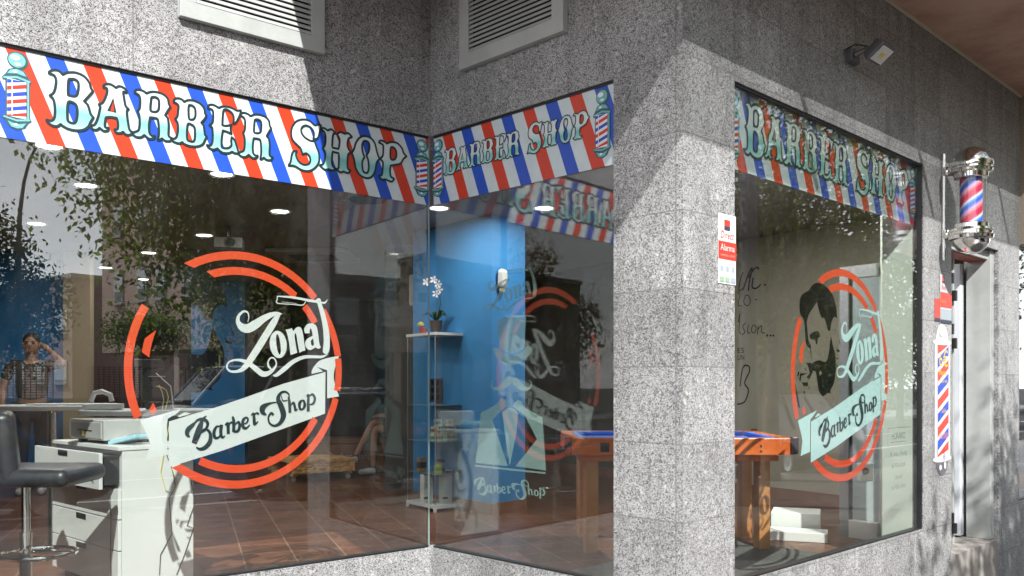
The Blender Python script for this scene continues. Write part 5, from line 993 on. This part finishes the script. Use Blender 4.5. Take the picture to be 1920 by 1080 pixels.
# wall dispensers on the blue column
fx = Fr(cp[0]+(cp[1]-cp[0])*0, (cp[1]-cp[0])); s_, z_ = fx.sz(937, 530, 0)
k = thing('air_freshener', 'white oval dispenser on the bright face of the blue column', 'dispenser', fx.W(s_, z_, .002)); bx(fx, s_-.045, s_+.045, z_-.05, z_+.12, .002, .07, 'case', M_WHT, k, .03); bx(fx, s_-.02, s_+.02, z_-.09, z_-.051, .01, .05, 'nozzle', mat('cream_cable'), k, .008)
k = thing('soap_dispenser', 'white soap dispenser on the side wall left of the glass cabinet', 'dispenser', px(780, 545, 9.4)); p_ = px(780, 545, 9.4); MB().box(p_, (.14, .12, .34)).build('case', M_WHT, k, bevel=.03); MB().box(p_+Vector((0, -.07, -.10)), (.08, .03, .07)).build('push_lever', mat('cream_cable'), k, bevel=.008)
wl = px(790, 545, 9.52); wallp = MB().box((wl.x-.20, 9.62, 1.68), (.4, .1, 2.66)).build('partition_wall', M_WALLD, bld)

# low OSB bench on castors, and the long plank bench with dark moustache
def osb():
    m = varied('osb_board', (.36, .17, .05), (.70, .42, .16), 9, .7); t = NT(m); co = t.new('TexCoord').outputs['Object']; v = t.new('TexVoronoi'); v.inputs['Scale'].default_value = 22; mp_ = t.new('Mapping'); mp_.inputs['Scale'].default_value = (1, 1, 2.5); t.l.new(co, mp_.inputs[0]); t.l.new(mp_.outputs[0], v.inputs[0]); s2 = t.new('SeparateColor'); t.l.new(v.outputs['Color'], s2.inputs[0])
    t.l.new(t.ramp(s2.outputs[0], [(0, (.42, .18, .045)), (.5, (.70, .38, .12)), (1, (.85, .58, .26))]), t.b.inputs['Base Color']); return m
M_OSB = osb(); g0 = onz(554, 905, FL); g1 = onz(656, 898, FL); ax = (g1-g0); Lb = ax.length; rb = math.atan2(ax.y, ax.x); cb_ = (g0+g1)/2+Vector((-math.sin(rb), math.cos(rb), 0))*.35
k = thing('wheeled_bench', 'low chipboard bench on small castors on the tiled floor', 'bench', (cb_.x, cb_.y, FL))
MB().box((cb_.x, cb_.y, FL+.245), (Lb+.10, .80, .03), rb).build('seat_board', M_OSB, k); xx = Vector((math.cos(rb), math.sin(rb), 0)); yy = Vector((-math.sin(rb), math.cos(rb), 0))
for s_ in (-1, 1): MB().box(cb_+yy*s_*.37+Vector((0, 0, .165)), (Lb+.10, .03, .125), rb).build('side_rail', M_OSB, k)
for i in (-1, 1):
    for j_ in (-1, 1):
        c = cb_+xx*i*(Lb/2-.0)+yy*j_*.30; c.z = FL; MB().box(c+Vector((0, 0, .085)), (.07, .07, .035), rb).build('castor_plate', M_OSB, k); w_ = lz([(0, -.012), (.03, -.012), (.03, .012), (0, .012)], (0, 0, 0), 'castor', RIM, k, 14); w_.matrix_parent_inverse = k.matrix_basis.inverted(); w_.matrix_basis = Matrix.Translation(c+Vector((0, 0, .033))) @ Matrix.Rotation(math.pi/2, 4, 'X')
M_OAK = varied('dark_plank', (.13, .06, .03), (.20, .10, .05), 6, .55)
k = thing('waiting_bench', 'long dark wooden bench with a painted black moustache on its front, under the seated man', 'bench', (-1.35, 11.6, FL))
MB().box((-1.35, 11.6, FL+.43), (2.6, .5, .06)).build('seat_board', M_OAK, k, bevel=.004); MB().box((-1.35, 11.38, FL+.21), (2.55, .04, .36)).build('front_board', M_OAK, k)
bf = Fr((-1.35, 11.357), (1, 0)); d = Draw()
for P in ([(0, .62, .10), (.15, .60, .14), (.32, .50, .10), (.45, .52, .05), (.50, .60, .02)], [(0, .62, .10), (-.15, .60, .14), (-.32, .50, .10), (-.45, .52, .05), (-.50, .60, .02)]): d.rib([(x+.2, z, w) for x, z, w in P])
d.place(bf, .001, 'painted_moustache', M_BLKM, k); text_on(bf, 'Barber Shop', -1.0, .53, .55, .10, .003, 'painted_lettering', mat('print_grey'), k)
for s_ in (-1, 1): MB().box((-1.35+s_*1.2, 11.62, FL+.20), (.06, .4, .39)).build('leg', M_OAK, k)

# pool table
pt0, pt1 = onz(1109, 1040, FL), onz(1433, 1033, FL); ztb = 1.145; M_PWD = varied('orange_varnished_wood', (.56, .10, .02), (.72, .18, .035), 5, .25, spec=.7); M_PLEG = varied('varnished_pine', (.42, .17, .05), (.56, .26, .09), 4, .35); M_CLOTH = mat('blue_baize', (.02, .16, .62), .9)
x0_, x1_ = px(1064, 830, 5.95).x, px(1476, 830, 6.03).x; y0_ = 5.88; Lp = .98
k = thing('pool_table', 'pool table with blue cloth and orange varnished wood, behind the corner windows', 'pool table', ((x0_+x1_)/2, y0_+1, FL))
MB().box(((x0_+x1_)/2, y0_+Lp/2, ztb-.045), (x1_-x0_-.2, Lp-.2, .03)).build('cloth_bed', M_CLOTH, k)
for (cx, cy, sx_, sy_) in (((x0_+x1_)/2, y0_+.04, x1_-x0_, .08), ((x0_+x1_)/2, y0_+Lp-.04, x1_-x0_, .08), (x0_+.04, y0_+Lp/2, .08, Lp-.162), (x1_-.04, y0_+Lp/2, .08, Lp-.162)):
    MB().box((cx, cy, ztb-.055), (sx_, sy_, .115)).build('rail', M_PWD, k, bevel=.006)
for (cx, cy, sx_, sy_) in (((x0_+x1_)/2, y0_+.10, x1_-x0_-.24, .035), ((x0_+x1_)/2, y0_+Lp-.10, x1_-x0_-.24, .035), (x0_+.10, y0_+Lp/2, .035, Lp-.26), (x1_-.10, y0_+Lp/2, .035, Lp-.26)): MB().box((cx, cy, ztb-.012), (sx_, sy_, .03)).build('cushion', M_CLOTH, k, bevel=.008)
MB().box(((x0_+x1_)/2, y0_+Lp/2, ztb-.135), (x1_-x0_-.16, Lp-.16, .045)).build('underframe', M_PWD, k)
for (cx, cy) in ((pt0.x, pt0.y+.06), (pt1.x, pt1.y+.06), (pt0.x, y0_+Lp-.2), (pt1.x, y0_+Lp-.2)): MB().box((cx, cy, (FL+ztb-.16)/2+.002), (.085, .085, ztb-.16-FL), .25).build('leg', M_PLEG, k, bevel=.005)
for (cx, cy) in ((x0_, y0_), (x1_, y0_), (x0_, y0_+Lp), (x1_, y0_+Lp)): MB().box((cx, cy, ztb-.045), (.05, .05, .12)).build('corner_guard', M_BLKM, k, bevel=.012)
for dx in (.06,): MB().box((x1_-.22, y0_-.002, ztb-.05), (.012, .008, .012)).build('bolt', M_BLKM, k); MB().box((x1_-.22, y0_-.002, ztb-.085), (.012, .008, .012)).build('bolt', M_BLKM, k)
MB().box((px(1134, 830, 5.88).x, y0_-.003, ztb-.06), (.06, .006, .06)).build('emblem_plate', M_BLKM, k)
# open inner glass door, step blocks, socket, roll
k = thing('glazed_inner_door', 'open grey-framed glass door with white bottom rail, behind the ring decal of the right window', 'door', (2.476, 6.64, FL)); e0, e1_ = Vector((2.476, 6.64)), Vector((2.655, 6.40)); de = Fr(e0, e1_-e0); LD = (e1_-e0).length; M_DW = mat('white_enamel', (.72, .74, .72), .4)
bx(de, 0, .075, .37, 2.38, -.03, .03, 'left_stile', mat('grey_enamel', (.30, .31, .33), .4), k, .003); bx(de, .0755, LD, .37, .50, -.03, .03, 'bottom_rail', M_DW, k, .003); bx(de, .0755, LD, 2.29, 2.38, -.03, .03, 'top_rail', mat('grey_enamel'), k, .003)
bx(de, .0755, LD, .505, 2.285, -.004, .004, 'glass', CLEAR, k); bx(de, .0755, .095, .505, 2.285, .006, .016, 'bead', M_BLKM, k)
k = thing('white_step', 'white two-level step block on the floor beside the inner door', 'step', (2.15, 6.9, FL)); p0 = onz(1568, 1006, FL)
MB().box((p0.x-.24, p0.y+.20, FL+.09), (.36, .32, .16), -.35).build('upper_step', M_DW, k, bevel=.004); MB().box((p0.x-.34, p0.y-.12, FL+.035), (.44, .22, .068), -.35).build('lower_step', M_DW, k, bevel=.004)
pw = px(1622, 885, 6.35); k = thing('wall_socket', 'small white socket box on the white wall beside the inner door', 'socket', pw); MB().box(pw, (.10, .06, .13), .2).build('box', M_DW, k, bevel=.01); MB().lathe([(0, 0), (.025, 0), (.025, .006), (0, .006)], M=Matrix.Translation(pw+Vector((-.01, -.032, .01))) @ Matrix.Rotation(math.pi/2, 4, 'X'), n=16).build('socket_hole', mat('brown_socket', (.12, .06, .04)), k)
# grey mat on the floor in the corner by the glass
tag(MB().prism([tuple(C.W(a, 0, o).xy) for a, o in ((-.55, -.30), (2.55, -.30), (2.55, -1.45), (-.55, -1.45))][::-1], FL+.004, FL+.012).build('floor_mat', varied('grey_carpet', (.085, .085, .08), (.12, .12, .115), 40, .95), None), 'dark grey mat along the floor inside the right window', 'mat')
# downlights
M_LGT = mat('downlight_glow', (.9, .9, .88), emis=(1, .98, .93), es=6)
spots = [(92, 272, 3.02), (161, 346, 3.02), (416, 325, 3.02), (525, 395, 3.02), (823, 389, 3.02), (1020, 389, 3.02), (68, 418, 3.02), (383, 440, zz), (279, 473, zz), (198, 501, zz), (270, 523, zz), (633, 468, zz), (1494, 316, 3.02), (1345, 372, 3.02)]  # last two lamps are added out of view to brighten the right-hand room
words = ('nearest the sign, at the far left', 'below the nearest one, above the street lamp reflection', 'under the letter R, in the left window', 'right of centre, under the striped sign', 'just right of the corner joint', 'showing greenish in the middle window', 'lowest on the left, in front of the dark tree', 'largest of the four just above the orange ring', 'above the clipped ball tree, in the leaves', 'smallest, at the pink building edge', 'last one, just above the black hair decal', 'pale oval one beneath the reflected sign', 'added unseen behind the sign of the right window', 'added unseen behind the granite pier')
for (u, v, z), w_ in zip(spots, words):
    p = onz(u, v, z); al = bpy.data.lights.new('downlight_lamp', 'AREA'); al.shape = 'DISK'; al.size = .14; al.energy = 7 if u < 1300 else 15; al.color = (1, .96, .90); k = thing('ceiling_downlight', f'round white ceiling light {w_}', 'ceiling light', (p.x, p.y, z-.002), 'round recessed ceiling lights'); lz([(.075, -.004), (.092, -.012), (.098, -.003)], (p.x, p.y, z), 'trim_ring', mat('trim_white', (.8, .8, .8), .4), k, 24); lz([(0, -.007), (.074, -.007)], (p.x, p.y, z), 'lamp_disc', M_LGT, k, 24)
    ao = bpy.data.objects.new('downlight_lamp', al); col.objects.link(ao); ao.parent = k; ao.location = (0, 0, -.02)
for (u, v, z, lab) in ((690, 374, 3.02, 'dark round speaker grille in the ceiling right of the column reflection'), (357, 470, zz, 'dark round speaker grille above the orange ring')):
    p = onz(u, v, z); k = thing('ceiling_speaker', lab, 'speaker', (p.x, p.y, z-.002)); lz([(0, -.006), (.15, -.010), (.16, -.002)], (p.x, p.y, z), 'grille', mat('dark_grille', (.06, .06, .06), .6), k, 28)
p = onz(430, 424, zz); k = thing('ceiling_projector', 'small grey projector hanging under the ceiling above the ring decal', 'projector', (p.x, p.y, zz)); MB().box((p.x, p.y, zz-.17), (.26, .22, .10), .2).build('case', mat('grey_case', (.35, .35, .33), .4), k, bevel=.01); MB().tube([(p.x, p.y, zz-.118), (p.x, p.y, zz)], .015, 8).build('hanger', MGR, k); MB().lathe([(0, 0), (.04, 0), (.04, .03), (0, .03)], M=Matrix.Translation((p.x+.05, p.y-.11, zz-.17)) @ Matrix.Rotation(math.pi/2, 4, 'X'), n=16).build('lens', M_BLKM, k)
p = onz(590, 435, zz+.24); k = thing('air_conditioner', 'square ceiling cassette of the air conditioning with a dark slot', 'air conditioner', (p.x, p.y, 3.018)); MB().box((p.x, p.y, 2.99), (.9, .9, .05)).build('panel', mat('cassette_grey', (.42, .43, .42), .5), k, bevel=.01); MB().box((p.x, p.y, 2.963), (.5, .5, .004)).build('intake', M_DARK, k)
# ------------------------------------------------------------ people inside the shop
def skin(name, V, E, Rr, m, par, sub=2):
    me = bpy.data.meshes.new(name); me.from_pydata([tuple(v) for v in V], E, []); me.materials.append(m); o = bpy.data.objects.new(name, me); col.objects.link(o)
    o.parent = par; o.matrix_parent_inverse = par.matrix_basis.inverted(); md = o.modifiers.new('skin', 'SKIN'); md.use_smooth_shade = True
    for sv, r_ in zip(me.skin_vertices[0].data, Rr): sv.radius = (r_[0], r_[1]) if isinstance(r_, tuple) else (r_, r_); sv.use_root = False
    me.skin_vertices[0].data[0].use_root = True; sb_ = o.modifiers.new('sub', 'SUBSURF'); sb_.levels = sb_.render_levels = sub; return o
def person(label, base, rot, J, top, bottom, hair, short_legs=True, grp=None):
    """J: joint positions in body axes (x forward, y left, z up from the floor)"""
    M = Matrix.Translation(base) @ Matrix.Rotation(rot, 4, 'Z'); r = thing('person', label, 'person', base, grp); W = lambda p: M @ Vector(p)
    SK = mat('skin', (.36, .19, .12), .55); V, E, Rd = [], [], []
    def add(p, r_, parent=None): V.append(W(p)); Rd.append(r_); i = len(V)-1; (E.append((parent, i)) if parent is not None else None); return i
    pel = add(J['pelvis'], (.13, .10)); ch = add(J['chest'], (.15, .10), pel); nk = add(J['neck'], .055, ch); hdv = add(J['head'], .075, nk); tp = add(tuple(Vector(J['head'])+Vector((0.01, 0, .10))), .070, hdv)
    for s in 'LR':
        sh = add(J['sh'+s], .05, ch); el_ = add(J['el'+s], .038, sh); wr = add(J['wr'+s], .027, el_); d = (Vector(J['wr'+s])-Vector(J['el'+s])).normalized(); sd_ = d.cross(Vector((0, 0, 1))).normalized() if abs(d.z) < .9 else Vector((0, 1, 0))
        pm = add(tuple(Vector(J['wr'+s])+d*.06), .030, wr)
        for k_, (off, ln) in enumerate(((-.027, .060), (-.009, .072), (.009, .068), (.027, .052))):
            b_ = add(tuple(Vector(J['wr'+s])+d*.095+sd_*off), .0095, pm); c1 = add(tuple(Vector(J['wr'+s])+d*(.095+ln*.55)+sd_*off*1.1-Vector((0, 0, .008))), .0085, b_); add(tuple(Vector(J['wr'+s])+d*(.095+ln)+sd_*off*1.1-Vector((0, 0, .022))), .007, c1)
        t1 = add(tuple(Vector(J['wr'+s])+d*.045+sd_*.045), .011, pm); add(tuple(Vector(J['wr'+s])+d*.08+sd_*.060), .009, t1)
        hp = add(J['hp'+s], .085, pel); kn = add(J['kn'+s], .055, hp); an_ = add(J['an'+s], .036, kn)
    skin('body', V, E, Rd, SK, r)
    hd = Vector(J['head'])+Vector((.012, 0, .05)); f = Matrix.Translation(hd)
    def ell_(c, rr, n, name, m, par): return MB().lathe([(math.sin(math.pi*i/10)*1.0, -math.cos(math.pi*i/10)) for i in range(11)], M=M @ f @ Matrix.Translation(c) @ Matrix.Diagonal((*rr, 1)), n=n).build(name, m, par, smooth=True)
    h = ell_((0, 0, 0), (.094, .074, .118), 20, 'head', SK, r); ell_((.096, 0, -.012), (.016, .012, .022), 10, 'nose', SK, h); ell_((.082, 0, -.058), (.010, .026, .007), 10, 'mouth', mat('lips', (.35, .12, .09), .5), h)
    for s in (-1, 1): ell_((.083, s*.030, .012), (.010, .014, .007), 8, 'eye', mat('eye_dark', (.03, .02, .02), .3), h); ell_((0, s*.076, -.005), (.022, .010, .032), 8, 'ear', SK, h); ell_((.088, s*.030, .030), (.006, .020, .005), 8, 'eyebrow', hair, h)
    ell_((-.018, 0, .038), (.096, .082, .096), 20, 'hair', hair, r)
    P, Q, Rr = [], [], []
    def a2(p, r_, parent=None): P.append(W(p)); Rr.append(r_); i = len(P)-1; (Q.append((parent, i)) if parent is not None else None); return i
    pv = a2(tuple(Vector(J['pelvis'])+Vector((0, 0, .04))), (.155, .125)); c_2 = a2(J['chest'], (.175, .125), pv); a2(tuple(Vector(J['neck'])-Vector((0, 0, .03))), .07, c_2)
    for s in 'LR': s2 = a2(J['sh'+s], .066, c_2); a2(tuple(Vector(J['sh'+s]).lerp(Vector(J['el'+s]), .75)), .056, s2)
    skin('shirt', P, Q, Rr, top, r)
    P, Q, Rr = [], [], []; pv = a2(J['pelvis'], (.150, .125))
    for s in 'LR': h2 = a2(J['hp'+s], .102, pv); k2_ = a2(tuple(Vector(J['hp'+s]).lerp(Vector(J['kn'+s]), .85 if short_legs else 1)), .078, h2); (a2(tuple(Vector(J['kn'+s]).lerp(Vector(J['an'+s]), .95)), .055, k2_) if not short_legs else None)
    skin('trousers' if not short_legs else 'shorts', P, Q, Rr, bottom, r)
    for s in 'LR':
        an_ = Vector(J['an'+s]); P, Q, Rr = [], [], []; t_ = Vector(J.get('toe'+s, tuple(an_+Vector((.19, 0, -.05))))); x0 = a2(tuple(an_+Vector((-.04, 0, -.03))), .045); x1 = a2(tuple(an_.lerp(t_, .5)-Vector((0, 0, .015))), .045, x0); a2(tuple(t_), .036, x1); skin('shoe', P, Q, Rr, mat('grey_shoe', (.45, .45, .47), .6), r)
    return r
HAIR = mat('black_hair', (.012, .010, .009), .6)
seat = .49
Js = dict(pelvis=(0, 0, seat+.12), chest=(.06, 0, seat+.42), neck=(.10, 0, seat+.60), head=(.16, 0, seat+.68), shL=(.06, .19, seat+.53), shR=(.06, -.19, seat+.53), elL=(.14, .24, seat+.27), elR=(.14, -.24, seat+.27), wrL=(.36, .10, seat+.26), wrR=(.36, -.08, seat+.27),
          hpL=(.06, .09, seat+.09), hpR=(.06, -.09, seat+.09), knL=(.48, .10, seat+.10), knR=(.47, -.06, seat+.19), anL=(.50, .11, .09), anR=(.72, .08, .24), toeL=(.69, .13, .04), toeR=(.88, .08, .16))
person('seated man in dark red shirt and shorts with crossed legs on the long bench', (-1.32, 11.52, FL), R(195), Js, mat('crimson_shirt', (.30, .02, .05), .8), mat('dark_shorts', (.03, .03, .035), .8), HAIR)
Jt = dict(pelvis=(0, 0, .92), chest=(.02, 0, 1.25), neck=(.03, 0, 1.44), head=(.05, 0, 1.52), shL=(.02, .19, 1.38), shR=(.02, -.19, 1.38), elL=(.10, .33, 1.36), elR=(.03, -.27, 1.12), wrL=(.04, .16, 1.52), wrR=(.14, -.25, .90), hpL=(0, .09, .88), hpR=(0, -.09, .88), knL=(.02, .10, .48), knR=(.02, -.10, .48), anL=(0, .10, .09), anR=(0, -.10, .09))
person('standing person in a dark top, one hand raised to the head, far left', (-5.05, 9.3, FL), R(-70), Jt, mat('olive_top', (.035, .03, .02), .8), mat('dark_trousers', (.02, .022, .03), .8), HAIR, False)
